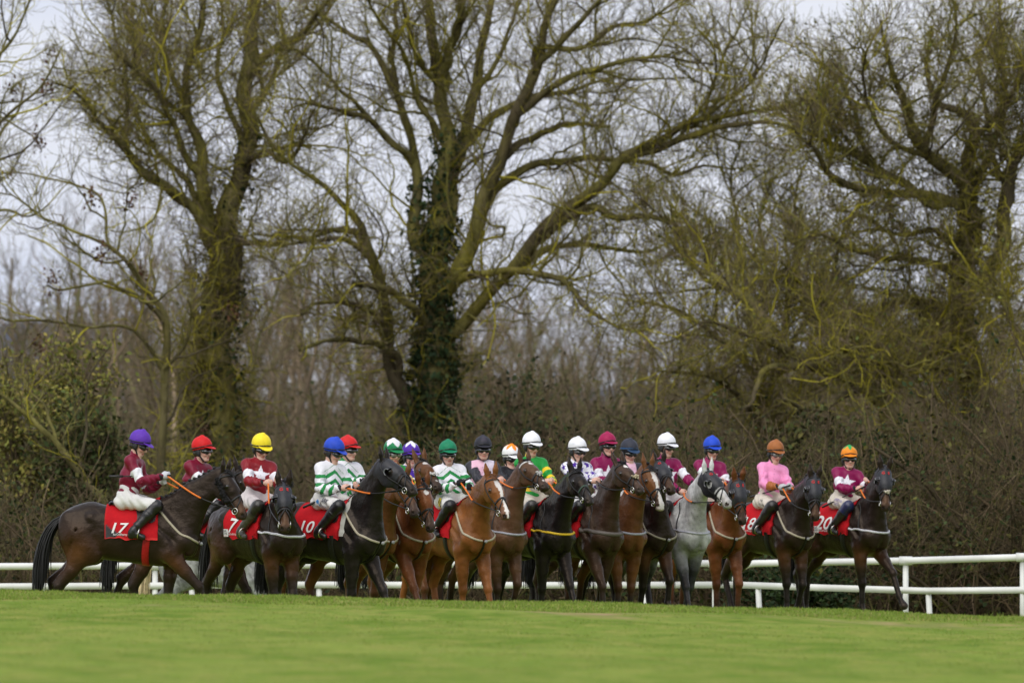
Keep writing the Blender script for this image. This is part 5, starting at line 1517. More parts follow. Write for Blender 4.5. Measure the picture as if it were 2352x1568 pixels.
def silk_colour(kind, su, sl, sf, arm, t, ang, V):
    n = len(su)
    front = sf > 0.0
    C = np.zeros((n, 3))
    torso = ~arm
    if kind.startswith('star'):
        C[:] = {'star': MAROON, 'star2': MAGENTA, 'star3': REDMAR}[kind]
        C[arm & (t > 0.50) & (t < 0.93)] = SWHITE
        C[torso & front & star_in(sl, su - 0.30, 0.125)] = SWHITE
    elif kind == 'chev':
        C[:] = SWHITE
        f = (su + 0.85 * np.abs(sl)) / 0.125
        C[torso & (f > 0.55) & (f < 4.05) & (np.mod(f, 1) < 0.46)] = GREEN
        f = (t * 0.29 + 0.035 * np.cos(ang)) / 0.115
        C[arm & (np.mod(f + 0.2, 1) < 0.48) & (t > 0.3) & (t < 1.7)] = GREEN
    elif kind == 'hoops':
        C[:] = BRIGHT
        f = (su - 0.10) / 0.135
        C[torso & (np.mod(f, 1) < 0.42) & (su < 0.34) & (su > 0.05)] = YEL
        C[arm & (np.mod((t * 0.28) / 0.115 + 0.15, 1) < 0.42) & (t > 0.35)] = YEL
    elif kind == 'purplespot':
        C[:] = PURP
        w = np.arctan2(sl, sf) * 0.13
        C[torso & stars2d(w, su, 0.13, 0.05)] = SWHITE
        C[arm & stars2d(t * 0.28, ang * 0.07, 0.12, 0.05)] = SWHITE
    elif kind == 'pinkgrey':
        C[:] = PALEPINK
        C[torso & (sl > 0.015)] = srgb(226, 214, 228)
        C[arm] = CHAR
        C[torso & (np.abs(sl) > 0.140)] = CHAR
    elif kind == 'greypink':
        C[:] = CHAR
        C[torso & front & (np.abs(sl) < 0.062)] = PALEPINK
    elif kind == 'blackorange':
        C[:] = JBLACK
        C[torso & front & (np.hypot(sl + 0.06, su - 0.24) < 0.065)] = srgb(240, 120, 20)
    elif kind == 'purplestars':
        C[:] = SWHITE
        w = np.arctan2(sl, sf) * 0.14
        C[torso & stars2d(w + 0.03, su, 0.118, 0.058)] = PURP
        C[arm & stars2d(t * 0.28 + 0.02, ang * 0.075, 0.10, 0.050)] = PURP
    elif kind == 'pink':
        C[:] = PINK
        C[arm & (t > 1.30)] = BROWN
    C[torso & front & (np.abs(sl) < 0.008) & (np.mod(su, 0.07) < 0.02)] *= 0.75   # buttons
    return C

def ik(a, c, l1, l2, pole):
    d = c - a; L = np.linalg.norm(d)
    Lm = min(L, (l1 + l2) * 0.985)
    d = d / L; c = a + d * Lm
    x = (l1 * l1 - l2 * l2 + Lm * Lm) / (2 * Lm)
    hh = math.sqrt(max(l1 * l1 - x * x, 0))
    p = np.asarray(pole, float); p = nrm(p - (p @ d) * d)
    return a + d * x + p * hh, c

_HEADKIT = {}
def head_kit():
    """head gear in head space (forward, left, up), built once"""
    if _HEADKIT: return _HEADKIT
    k = SDF(); k.ell((-0.008, 0, 0.052), (0.128, 0.110, 0.118)); k.ell((-0.01, 0, 0.172), (0.022, 0.022, 0.010), None, 0.02)
    v, f = k.mesh(0.0075)
    v, f, _ = keep_faces(v, f, v[:, 2] > 0.004 + 0.24 * v[:, 0])
    v = v + (v - np.array((-0.008, 0, 0.052))) * (0.006 * np.sin(6 * np.arctan2(v[:, 1], v[:, 0]))[:, None] * np.clip((v[:, 2] - 0.04) / 0.1, 0, 1)[:, None])
    _HEADKIT['shell'] = (v, f)
    k = SDF(); tl = nrm((1, 0, -0.22))
    k.ell((0.085, 0, 0.048), (0.098, 0.092, 0.0095), np.stack([tl, (0, 1, 0), np.cross(tl, (0, 1, 0))]))
    v, f = k.mesh(0.0055)
    v, f, _ = keep_faces(v, f, v[:, 0] > 0.075)
    _HEADKIT['peak'] = (v, f)
    # dark lower skull cap, forehead band
    k = SDF(); k.ell((-0.006, 0, 0.030), (0.118, 0.100, 0.110))
    v, f = k.mesh(0.009)
    v, f, _ = keep_faces(v, f, (v[:, 2] > -0.008 + 0.18 * v[:, 0]) & (v[:, 2] < 0.06))
    _HEADKIT['band'] = (v, f)
    k = MB()
    th = np.linspace(0, 2 * math.pi, 33)
    sp = np.stack([-0.008 + 0.128 * np.cos(th), 0.111 * np.sin(th), 0.040 + 0.26 * 0.118 * np.cos(th) - 0.012 * np.abs(np.sin(th))], 1)
    k.tube(sp, 0.0075, 6)
    _HEADKIT['strap'] = (np.concatenate(k.V), np.concatenate(k.Q))
    k = SDF()
    k.cap((0.083, -0.034, -0.012), (0.083, 0.034, -0.012), 0.034, 0.034, 0.01)
    for s in (-1, 1):
        k.cap((0.080, s * 0.036, -0.012), (0.055, s * 0.072, -0.010), 0.027, 0.020, 0.02)
    k.ell((0.125, 0, -0.052), (0.03, 0.016, 0.022), None, 0.01, 's')
    _HEADKIT['goggles'] = k.mesh(0.0055)
    k = SDF()
    for s in (-1, 1):
        k.ell((-0.002, s * 0.084, -0.030), (0.034, 0.016, 0.044), None, 0.01)
        k.cap((0.010, s * 0.084, -0.05), (0.050, s * 0.050, -0.118), 0.011, 0.010, 0.015)
        k.cap((-0.03, s * 0.085, -0.03), (-0.075, s * 0.06, -0.045), 0.012, 0.010, 0.015)
        k.cap((0.050, s * 0.050, -0.118), (0.058, 0, -0.136), 0.010, 0.010, 0.01)
    _HEADKIT['harness'] = k.mesh(0.0065)
    k = SDF(); k.ell((-0.045, 0, -0.035), (0.068, 0.078, 0.06))
    v, f = k.mesh(0.008)
    v, f, _ = keep_faces(v, f, v[:, 0] < -0.012)
    _HEADKIT['hair'] = (v, f)
    return _HEADKIT

def build_jockey(o, q):
    rng = np.random.RandomState(q.get('seed', 1) + 50)
    hroot = o['root']
    root = empty('person', hroot.location, hroot.rotation_euler[2])
    tag(root, q['label'], 'jockey', q.get('group', 'jockeys riding in the parade'))
    P0 = np.array((-0.05, 0, 1.565))
    lean = math.radians(q.get('lean', 14)); side = math.radians(q.get('side', 0))
    u = nrm((math.sin(lean), math.sin(side), math.cos(lean)))
    tw = math.radians(q.get('twist', 0))    # + turns the chest towards the rider's right (the camera)
    fw = np.array((math.cos(tw), -math.sin(tw), 0)); ft = nrm(fw - (fw @ u) * u); lt = np.cross(u, ft)
    # ---- head frame, then the spine is bent so that the cap sits where it should
    yw = math.radians(q.get('face', 60)) - o['yaw']
    pt = math.radians(q.get('pitch', 10)); rl = math.radians(q.get('roll', 0))
    F = np.array((math.cos(yw) * math.cos(pt), -math.sin(yw) * math.cos(pt), -math.sin(pt)))
    Lh = nrm(np.cross((0, math.sin(rl) * 0.6, 1.0), F)); Uh = np.cross(F, Lh)
    NB = P0 + u * 0.525
    K_ = 1.0
    for _ in range(3):
        ho_ = 0.6 * u * 0.135 + np.array((0, 0, 0.4 * 0.135)) + 0.022 * nrm((F[0], F[1], 0)) + 0.01 * ft
        if q.get('at'):
            hw = o['toW'](NB + ho_)
            dpt = hw[1]
            tgt = np.array((wx(q['at'][0], dpt), dpt, wz(q['at'][1], dpt))) - o['sz'] * (o['rot'] @ (0.15 * Uh + 0.012 * F) + np.array((0, 0, 0.020)))
            NB = o['toL'](tgt) - ho_
            v_ = NB - P0; L_ = np.linalg.norm(v_); u = v_ / L_
            K_ = float(np.clip(L_ / 0.525, 0.80, 1.06)); NB = P0 + u * 0.525 * K_
            ft = nrm(fw - (fw @ u) * u); lt = np.cross(u, ft)
    u1 = u; u = u * K_
    sh = {s: P0 + u * 0.440 + s * lt * 0.148 + ft * 0.01 for s in (-1, 1)}
    hands = {s: np.asarray(q.get('hands', {}).get(s, (0.36, s * 0.06, 1.80)), float) for s in (-1, 1)}
    el = {}; wr = {}
    for s in (-1, 1):
        e, w = ik(sh[s], hands[s], 0.29, 0.255, q.get('pole', {}).get(s, (-0.5, s * 0.65, -0.7)))
        el[s], wr[s] = e, w
    knee = {s: np.array((0.325, s * 0.222, 1.490)) for s in (-1, 1)}
    ank = {s: np.array((0.060, s * 0.290, 1.205)) for s in (-1, 1)}
    toe = {s: np.array((0.190, s * 0.310, 1.140)) for s in (-1, 1)}
    hip = {s: P0 + np.array((0, s * 0.09, -0.01)) for s in (-1, 1)}
    hc = NB + ho_
    T = lambda v: hc + v[..., 0:1] * F + v[..., 1:2] * Lh + v[..., 2:3] * Uh
    t1 = lambda a, b, c: hc + a * F + b * Lh + c * Uh
    ax = np.stack([F, Lh, Uh])
    B = SDF()
    # head
    B.ell(t1(-0.006, 0, 0.030), (0.098, 0.078, 0.100), ax, 0.03)
    B.ell(t1(0.028, 0, -0.045), (0.068, 0.060, 0.080), ax, 0.03)
    B.ell(t1(0.070, 0, -0.108), (0.026, 0.028, 0.022), ax, 0.025)
    B.cap(t1(0.088, 0, -0.008), t1(0.112, 0, -0.045), 0.010, 0.0145, 0.015)
    for s in (-1, 1):
        B.ell(t1(0.068, s * 0.040, -0.045), (0.026, 0.022, 0.020), ax, 0.02)
        B.ell(t1(-0.004, s * 0.080, -0.018), (0.022, 0.010, 0.032), ax, 0.01)
        B.ell(t1(0.104, s * 0.012, -0.050), (0.010, 0.008, 0.008), ax, 0.008)
        B.ell(t1(0.090, s * 0.032, -0.012), (0.012, 0.017, 0.010), ax, 0.01, 's')
        B.cap(t1(0.01, s * 0.055, -0.085), t1(0.062, s * 0.022, -0.112), 0.018, 0.016, 0.02)
    B.cap(t1(0.086, -0.016, -0.076), t1(0.086, 0.016, -0.076), 0.0085, 0.0085, 0.008)
    B.cap(t1(0.084, -0.013, -0.088), t1(0.084, 0.013, -0.088), 0.0085, 0.0085, 0.008)
    B.cap(NB - 0.05 * u, t1(-0.022, 0, -0.06), 0.056, 0.052, 0.03)
    # body under the clothes, one surface with the head and hands
    B.cap(P0 + u * 0.02, P0 + u * 0.22, 0.085, 0.09, 0.05, lt, 1.3)
    B.cap(P0 + u * 0.28, P0 + u * 0.42, 0.095, 0.085, 0.06, lt, 1.4)
    for s in (-1, 1):
        B.cap(P0 + u * 0.45, sh[s], 0.05, 0.045, 0.04)
        B.cap(sh[s], el[s], 0.045, 0.036, 0.03); B.cap(el[s], wr[s], 0.036, 0.026, 0.02)
        B.cap(hip[s], knee[s], 0.07, 0.048, 0.04); B.cap(knee[s], ank[s], 0.044, 0.028, 0.02)
        B.cap(ank[s] + np.array((0, 0, -0.03)), toe[s] * 0.7 + ank[s] * 0.3, 0.024, 0.020, 0.02)
    HS = SDF()
    for s in (-1, 1):
        d = nrm(wr[s] - el[s]); inw = np.array((0, -s, 0.0)); inw = nrm(inw - (inw @ d) * d); up = np.cross(d, inw) * (1 if np.cross(d, inw)[2] > 0 else -1)
        pc = wr[s] + d * 0.042
        HS.ell(pc, (0.046, 0.016, 0.037), np.stack([d, inw, up]), 0.012)
        HS.cap(wr[s] - d * 0.01, pc, 0.025, 0.024, 0.015)
        for i, fl in enumerate((0.92, 1.0, 0.95, 0.78)):
            b0 = pc + d * 0.038 + up * (0.029 - 0.0195 * i)
            b1 = b0 + (d * 0.026 + inw * 0.020) * fl
            b2 = b1 + (inw * 0.024 - d * 0.014) * fl
            b3 = b2 + (-d * 0.022 + inw * -0.004) * fl
            HS.cap(b0, b1, 0.0102, 0.0095, 0.005); HS.cap(b1, b2, 0.0095, 0.0088, 0.004); HS.cap(b2, b3, 0.0088, 0.0078, 0.004)
        a0 = pc + up * 0.030 - d * 0.018 + inw * 0.006
        a1 = a0 + d * 0.030 + up * 0.012 + inw * 0.012
        HS.cap(a0, a1, 0.0125, 0.0105, 0.01); HS.cap(a1, a1 + d * 0.026 + inw * 0.014 - up * 0.004, 0.0105, 0.0085, 0.005)
    B.p += HS.p
    V, Fc = B.mesh(0.0085)
    rel = V - hc
    a_, l_, u_ = rel @ F, rel @ Lh, rel @ Uh
    skin = np.array(q.get('skin', (0.66, 0.40, 0.31)))
    C = np.tile(skin, (len(V), 1))
    hd = np.linalg.norm(rel, axis=1) < 0.2
    m = hd & (np.hypot(u_ + 0.082, l_ * 0.45) < 0.012) & (a_ > 0.07); C[m] = skin * np.array((0.75, 0.42, 0.42))
    m = hd & (np.hypot(u_ + 0.048, np.abs(l_) - 0.045) < 0.022) & (a_ > 0.05); C[m] = C[m] * np.array((1.03, 0.86, 0.86))
    if q.get('stubble'):
        m = hd & (u_ < -0.062) & (a_ > 0.0); C[m] *= np.array((0.80, 0.82, 0.86))
    obj('body', mesh_np('person_body', V, Fc, None, C), SKIN_M(), root)
    K = head_kit()
    hcol = np.array(q.get('hair', (0.045, 0.025, 0.014)))
    obj('hair', mesh_np('hair', T(K['hair'][0]), K['hair'][1], None, np.tile(hcol, (len(K['hair'][0]), 1))), HAIR_M(), root)
    # ---- helmet with its silk
    hv, hf = K['shell']
    cc = np.tile(np.array(q['cap']), (len(hv), 1))
    th = np.arctan2(hv[:, 1], hv[:, 0]); up_ = hv[:, 2]
    cp = q.get('cap_pat')
    if cp:
        kind, c2 = cp[0], np.array(cp[1])
        if kind == 'top':        # pointed star on the crown
            edge = cp[2] - 0.055 * np.abs(((th / (2 * math.pi) * 5) % 1) - 0.5) * 2 + 0.0
            cc[up_ > edge] = c2
        elif kind == 'spot':
            cc[(up_ > 0.10) & (np.mod(th / (2 * math.pi) * 3 + 0.2, 1) < 0.35)] = c2
        elif kind == 'band':
            cc[(up_ < 0.052 + 0.24 * hv[:, 0]) & (up_ > 0.028 + 0.24 * hv[:, 0])] = c2
    hel = obj('helmet', mesh_np('helmet', T(hv), hf, None, cc), CAP_M(), root)
    pv, pf = K['peak']
    obj('peak', mesh_np('peak', T(pv), pf, None, np.tile(np.array(q.get('peak', q['cap'])), (len(pv), 1))), CAP_M(), hel)
    bv, bf = K['band']
    obj('headband', mesh_np('headband', T(bv), bf, None, np.tile((0.022, 0.021, 0.02), (len(bv), 1))), CLOTH_M(), hel)
    sv, sf_ = K['strap']
    obj('goggle_strap', mesh_np('goggle_strap', T(sv), sf_, None, np.tile(np.array(q.get('strap', (0.012, 0.012, 0.012))), (len(sv), 1))), TACK_M(), hel)
    hv2, hf2 = K['harness']
    obj('chin_strap', mesh_np('chin_strap', T(hv2), hf2, None, np.tile((0.014, 0.014, 0.014), (len(hv2), 1))), TACK_M(), hel)
    gv, gf = K['goggles']
    lens = np.array(q.get('lens', (0.010, 0.010, 0.011)))
    gc = np.tile((0.010, 0.010, 0.010), (len(gv), 1))
    m = (gv[:, 0] > 0.060) & (np.abs(gv[:, 2] + 0.011) < 0.019) & (np.abs(gv[:, 1]) < 0.070) & (np.abs(gv[:, 1]) > 0.004)
    gc[m] = lens
    obj('goggles', mesh_np('goggles', T(gv), gf, None, gc), LENS_M(), root)
    # ---- jacket
    J = SDF()
    J.cap(P0 + u * 0.075, P0 + u * 0.24, 0.118, 0.118, 0.05, lt, 1.15)
    J.cap(P0 + u * 0.28, P0 + u * 0.395, 0.120, 0.104, 0.07, lt, 1.22)
    J.cap(P0 + u * 0.440 - lt * 0.09, P0 + u * 0.440 + lt * 0.09, 0.062, 0.062, 0.06)
    J.cap(NB - u * 0.06, NB + u * 0.022, 0.072, 0.062, 0.03)
    for s in (-1, 1):
        J.cap(P0 + u * 0.455 + s * lt * 0.05, sh[s] - u * 0.005, 0.060, 0.056, 0.05)
        m_ = sh[s] * 0.45 + el[s] * 0.55
        J.cap(sh[s], m_, 0.056, 0.056, 0.05); J.cap(m_, el[s], 0.056, 0.054, 0.02)
        dn = np.array((0, 0, -0.012))
        J.cap(el[s] + dn * 0.5, el[s] * 0.55 + wr[s] * 0.45 + dn, 0.060, 0.056, 0.02)
        J.cap(el[s] * 0.55 + wr[s] * 0.45 + dn, wr[s] - 0.012 * nrm(wr[s] - el[s]), 0.056, 0.036, 0.02)
    V, Fc = J.mesh(0.0072)
    N = J.grad(V)
    seg = {}
    def segd(a, b):
        ab = b - a; t = np.clip((V - a) @ ab / (ab @ ab), 0, 1)
        w = V - a - t[:, None] * ab
        return np.linalg.norm(w, axis=1), t, w
    su, sl, sf = (V - P0) @ u1 / K_, (V - P0) @ lt, (V - P0) @ ft
    arm = np.zeros(len(V), bool); at = np.zeros(len(V)); ang = np.zeros(len(V)); best = np.full(len(V), 9.0)
    for s in (-1, 1):
        for i, (a, b) in enumerate(((sh[s], el[s]), (el[s], wr[s]))):
            d, t, w = segd(a, b)
            dd = nrm(b - a); e1 = nrm(np.cross(dd, (0, 0, 1.0))); e2 = np.cross(dd, e1)
            ok = d < best
            isarm = (d < 0.085) & ((s * sl > 0.140) | (i == 1) | ((d < 0.070) & (t > 0.35)))
            # torso wins where its own surface is nearer
            dt = np.abs(np.hypot(sf / 0.120, sl / 0.145) - 1) * 0.13
            isarm &= ~((dt < 0.02) & (np.abs(sl) < 0.135) & (su < 0.40) & (d > 0.057))
            mk = ok & isarm
            arm |= mk; at[mk] = t[mk] + i; ang[mk] = np.arctan2(w[mk] @ e1, w[mk] @ e2)
            best = np.where(ok, d, best)
    C = silk_colour(q['silk'], su, sl, sf, arm, at, ang, V)
    # folds
    fw_ = np.sin(su * 46 + 16 * sl + 3.5 * vnoise(V, 5, 5 + q.get('seed', 1)))
    fold = 0.0085 * (np.abs(fw_) ** 0.7 * np.sign(fw_) - 0.2) * np.clip(1.25 - su / 0.34, 0.22, 1) * ~arm
    fa_ = np.sin(at * 17 + 2.4 * ang + 3.0 * vnoise(V, 8, 6))
    fold = fold + 0.0065 * (np.abs(fa_) ** 0.7 * np.sign(fa_) - 0.2) * arm * np.clip(at / 0.6, 0.3, 1)
    V = V + N * (fold + 0.004 * vnoise(V, 13, 9 + q.get('seed', 1)))[:, None]
    C[(su > 0.525) & ~arm] = np.array(q.get('collar', C[0] if q['silk'] not in ('pinkgrey', 'greypink') else CHAR))
    obj('jacket', mesh_np('jacket', V, Fc, None, C), SILK_M(), root)
    # ---- breeches
    Br = SDF()
    Br.ell(P0 + np.array((-0.005, 0, 0.0)), (0.125, 0.160, 0.115), None, 0.05)
    Br.cap(P0 + u * 0.02, P0 + u * 0.10, 0.112, 0.112, 0.04, lt, 1.25)
    for s in (-1, 1):
        Br.cap(hip[s] + np.array((0, 0, 0.0)), knee[s], 0.098, 0.070, 0.04)
        Br.ell(hip[s] + np.array((-0.045, s * 0.02, -0.015)), (0.09, 0.085, 0.09), None, 0.04)
    V, Fc = Br.mesh(0.010)
    m = np.ones(len(V), bool)
    for s in (-1, 1):
        kd = nrm(knee[s] - hip[s])
        m &= ~(((V - knee[s]) @ kd > -0.03 + 0.05 * (V[:, 2] > 1.50)) & (V[:, 1] * s > 0))
    V, Fc, _ = keep_faces(V, Fc, m)
    N = Br.grad(V)
    V = V + N * (0.0065 * np.sin(48 * V[:, 0] + 44 * V[:, 2] + 2.5 * vnoise(V, 6, 3)))[:, None]
    bcol = np.array(q.get('breech', (0.66, 0.645, 0.615)))
    C = np.tile(bcol, (len(V), 1))
    md = vnoise(V, 16, 21 + q.get('seed', 1)); mud = q.get('mud', 0.0)
    C[:] = C * (1 - 0.35 * mud * np.clip(md + 0.2, 0, 1))[:, None] * np.where(mud, np.array((1, 0.93, 0.82)), 1)
    bre = obj('breeches', mesh_np('breeches', V, Fc, None, C), BREECH_M(), root)
    def patch(txt, pos, size, col, bold=0.0, wscale=0.8):
        """lettering on the near thigh; pos: fraction along the thigh, height"""
        Vt, Tt = text_arrays(txt, bold)
        kd = nrm(knee[-1] - hip[-1]); vz = nrm(np.array((0, 0, 1.0)) - kd[2] * kd); out = nrm(np.cross(kd, vz))
        if out[1] > 0: out = -out
        P = hip[-1] + kd * pos[0] + vz * pos[1] + out * 0.14 + (Vt[:, 0] * size * wscale)[:, None] * kd + (Vt[:, 1] * size)[:, None] * vz
        for _ in range(8):
            P = P - (Br.ev(P) - 0.011)[:, None] * 0.8 * out
        return obj('lettering', mesh_np('lettering', P, None, Tt, np.tile(col, (len(P), 1)), False), PRINT_M(), bre)
    for a in q.get('thigh', []): patch(*a)
    def emblem(pos, w, hgt, bgc, fgc):
        kd = nrm(knee[-1] - hip[-1]); vz = nrm(np.array((0, 0, 1.0)) - kd[2] * kd); out = nrm(np.cross(kd, vz))
        if out[1] > 0: out = -out
        a, b = np.meshgrid(np.linspace(0, 1, 14), np.linspace(0, 1, 12), indexing='ij')
        P = (hip[-1] + kd * pos[0] + vz * pos[1] + out * 0.14 + (a * w)[..., None] * kd + (b * hgt)[..., None] * vz).reshape(-1, 3)
        for _ in range(8):
            P = P - (Br.ev(P) - 0.0095)[:, None] * 0.8 * out
        a, b = a.ravel(), b.ravel()
        c = np.tile(np.array(bgc, float), (len(P), 1))
        c[(np.hypot(a - 0.45, b - 0.55) < 0.28) | ((np.abs(a - 0.25 - 0.7 * (1 - b)) < 0.12) & (b < 0.6))] = fgc
        I = np.arange(14 * 12).reshape(14, 12)
        obj('emblem', mesh_np('emblem', P, np.stack([I[:-1, :-1], I[1:, :-1], I[1:, 1:], I[:-1, 1:]], -1).reshape(-1, 4), None, c), PRINT_M(), bre)
    if q.get('emblem'): emblem(*q['emblem'])
    # ---- boots
    boot = np.array(q.get('boot', BLACK * 1.0)); kcol = np.array(q.get('knee', BLACK * 0.9))
    for s in (-1, 1):
        b = SDF()
        b.cap(knee[s] * 0.85 + hip[s] * 0.15, knee[s], 0.080, 0.074, 0.03); b.cap(knee[s], knee[s] * 0.65 + ank[s] * 0.35, 0.072, 0.068, 0.03)
        b.cap(knee[s] * 0.6 + ank[s] * 0.4, ank[s], 0.064, 0.048, 0.03)
        b.cap(ank[s] + np.array((-0.012, 0, -0.02)), ank[s] + np.array((-0.022, 0, -0.052)), 0.046, 0.040, 0.02)
        b.cap(ank[s] + np.array((0.0, 0, -0.028)), toe[s] + np.array((-0.01, 0, -0.002)), 0.046, 0.036, 0.02, (0, 1, 0), 0.9)
        v, f = b.mesh(0.0095)
        kd = nrm(knee[s] - hip[s])
        v, f, _ = keep_faces(v, f, (v[:, 2] < 1.40) | ((v - hip[s]) @ kd > np.linalg.norm(knee[s] - hip[s]) - 0.062 + 0.05 * np.clip((v[:, 2] - 1.49) / 0.06, -1, 1)))
        ad = nrm(ank[s] - knee[s]); tt = (v - knee[s]) @ ad / np.linalg.norm(ank[s] - knee[s])
        g = b.grad(v)
        v = v + g * (0.004 * np.sin(tt * 34) * np.clip(1 - np.abs(tt - 0.9) / 0.25, 0, 1))[:, None]
        v = v + g * (0.004 * ((tt > 0.27) & (tt < 0.31)))[:, None]
        c = np.where((tt < 0.27)[:, None], kcol, boot)
        sole = (v[:, 2] < ank[s][2] - 0.082 + 0.0) | ((v[:, 2] < toe[s][2] - 0.022))
        c = np.where(sole[:, None], boot * 0.5, c)
        if mud: c = c + np.array((0.055, 0.05, 0.036)) * (mud * 0.6 * np.clip(vnoise(v, 18, 31) + 0.2, 0, 1))[:, None]
        obj('boot', mesh_np('boot', v, f, None, c), BOOT_M(), root)
    # ---- gloves
    if q.get('glove') is not None:
        v, f = HS.mesh(0.0075, 0.003)
        obj('gloves', mesh_np('gloves', v, f, None, np.tile(np.array(q['glove']), (len(v), 1))), CLOTH_M(), root)
    for s in (-1, 1):      # cuffs
        d = nrm(wr[s] - el[s]); k = MB()
        k.tube([wr[s] - d * 0.035, wr[s] - d * 0.012, wr[s] + d * 0.006], (0.041, 0.040, 0.034), 12, np.array(q.get('cuff', (0.02, 0.02, 0.022))))
        obj('cuff', k.mesh('cuff'), CLOTH_M(), root)
    grip = {s: wr[s] + nrm(wr[s] - el[s]) * 0.062 for s in (-1, 1)}
    w = q.get('whip')
    if w:
        hand, vec, back = w[0], np.asarray(w[1], float), w[2]
        a = grip[hand] + np.array((0, -0.012 if hand < 0 else 0.012, 0.0)); d = nrm(vec)
        wr_ = empty('riding_whip', hroot.location, hroot.rotation_euler[2])
        tag(wr_, w[3], 'whip', 'riding whips held by the jockeys')
        k = MB(); k.tube([a - d * back, a + d * 0.10], (0.0125, 0.0115), 8, (0.02, 0.019, 0.018)); obj('handle', k.mesh('handle'), TACK_M(), wr_)
        L = w[4] if len(w) > 4 else 0.62
        k = MB(); k.tube([a + d * 0.10, a + d * (L - 0.16)], (0.0085, 0.0075), 8, (0.024, 0.022, 0.020)); obj('shaft', k.mesh('shaft'), TACK_M(), wr_)
        k = MB(); k.tube([a + d * (L - 0.16), a + d * L], (0.0145, 0.0145), 8, (0.02, 0.018, 0.016)); obj('flap', k.mesh('flap'), TACK_M(), wr_)
    build_reins(o, grip)
    return root

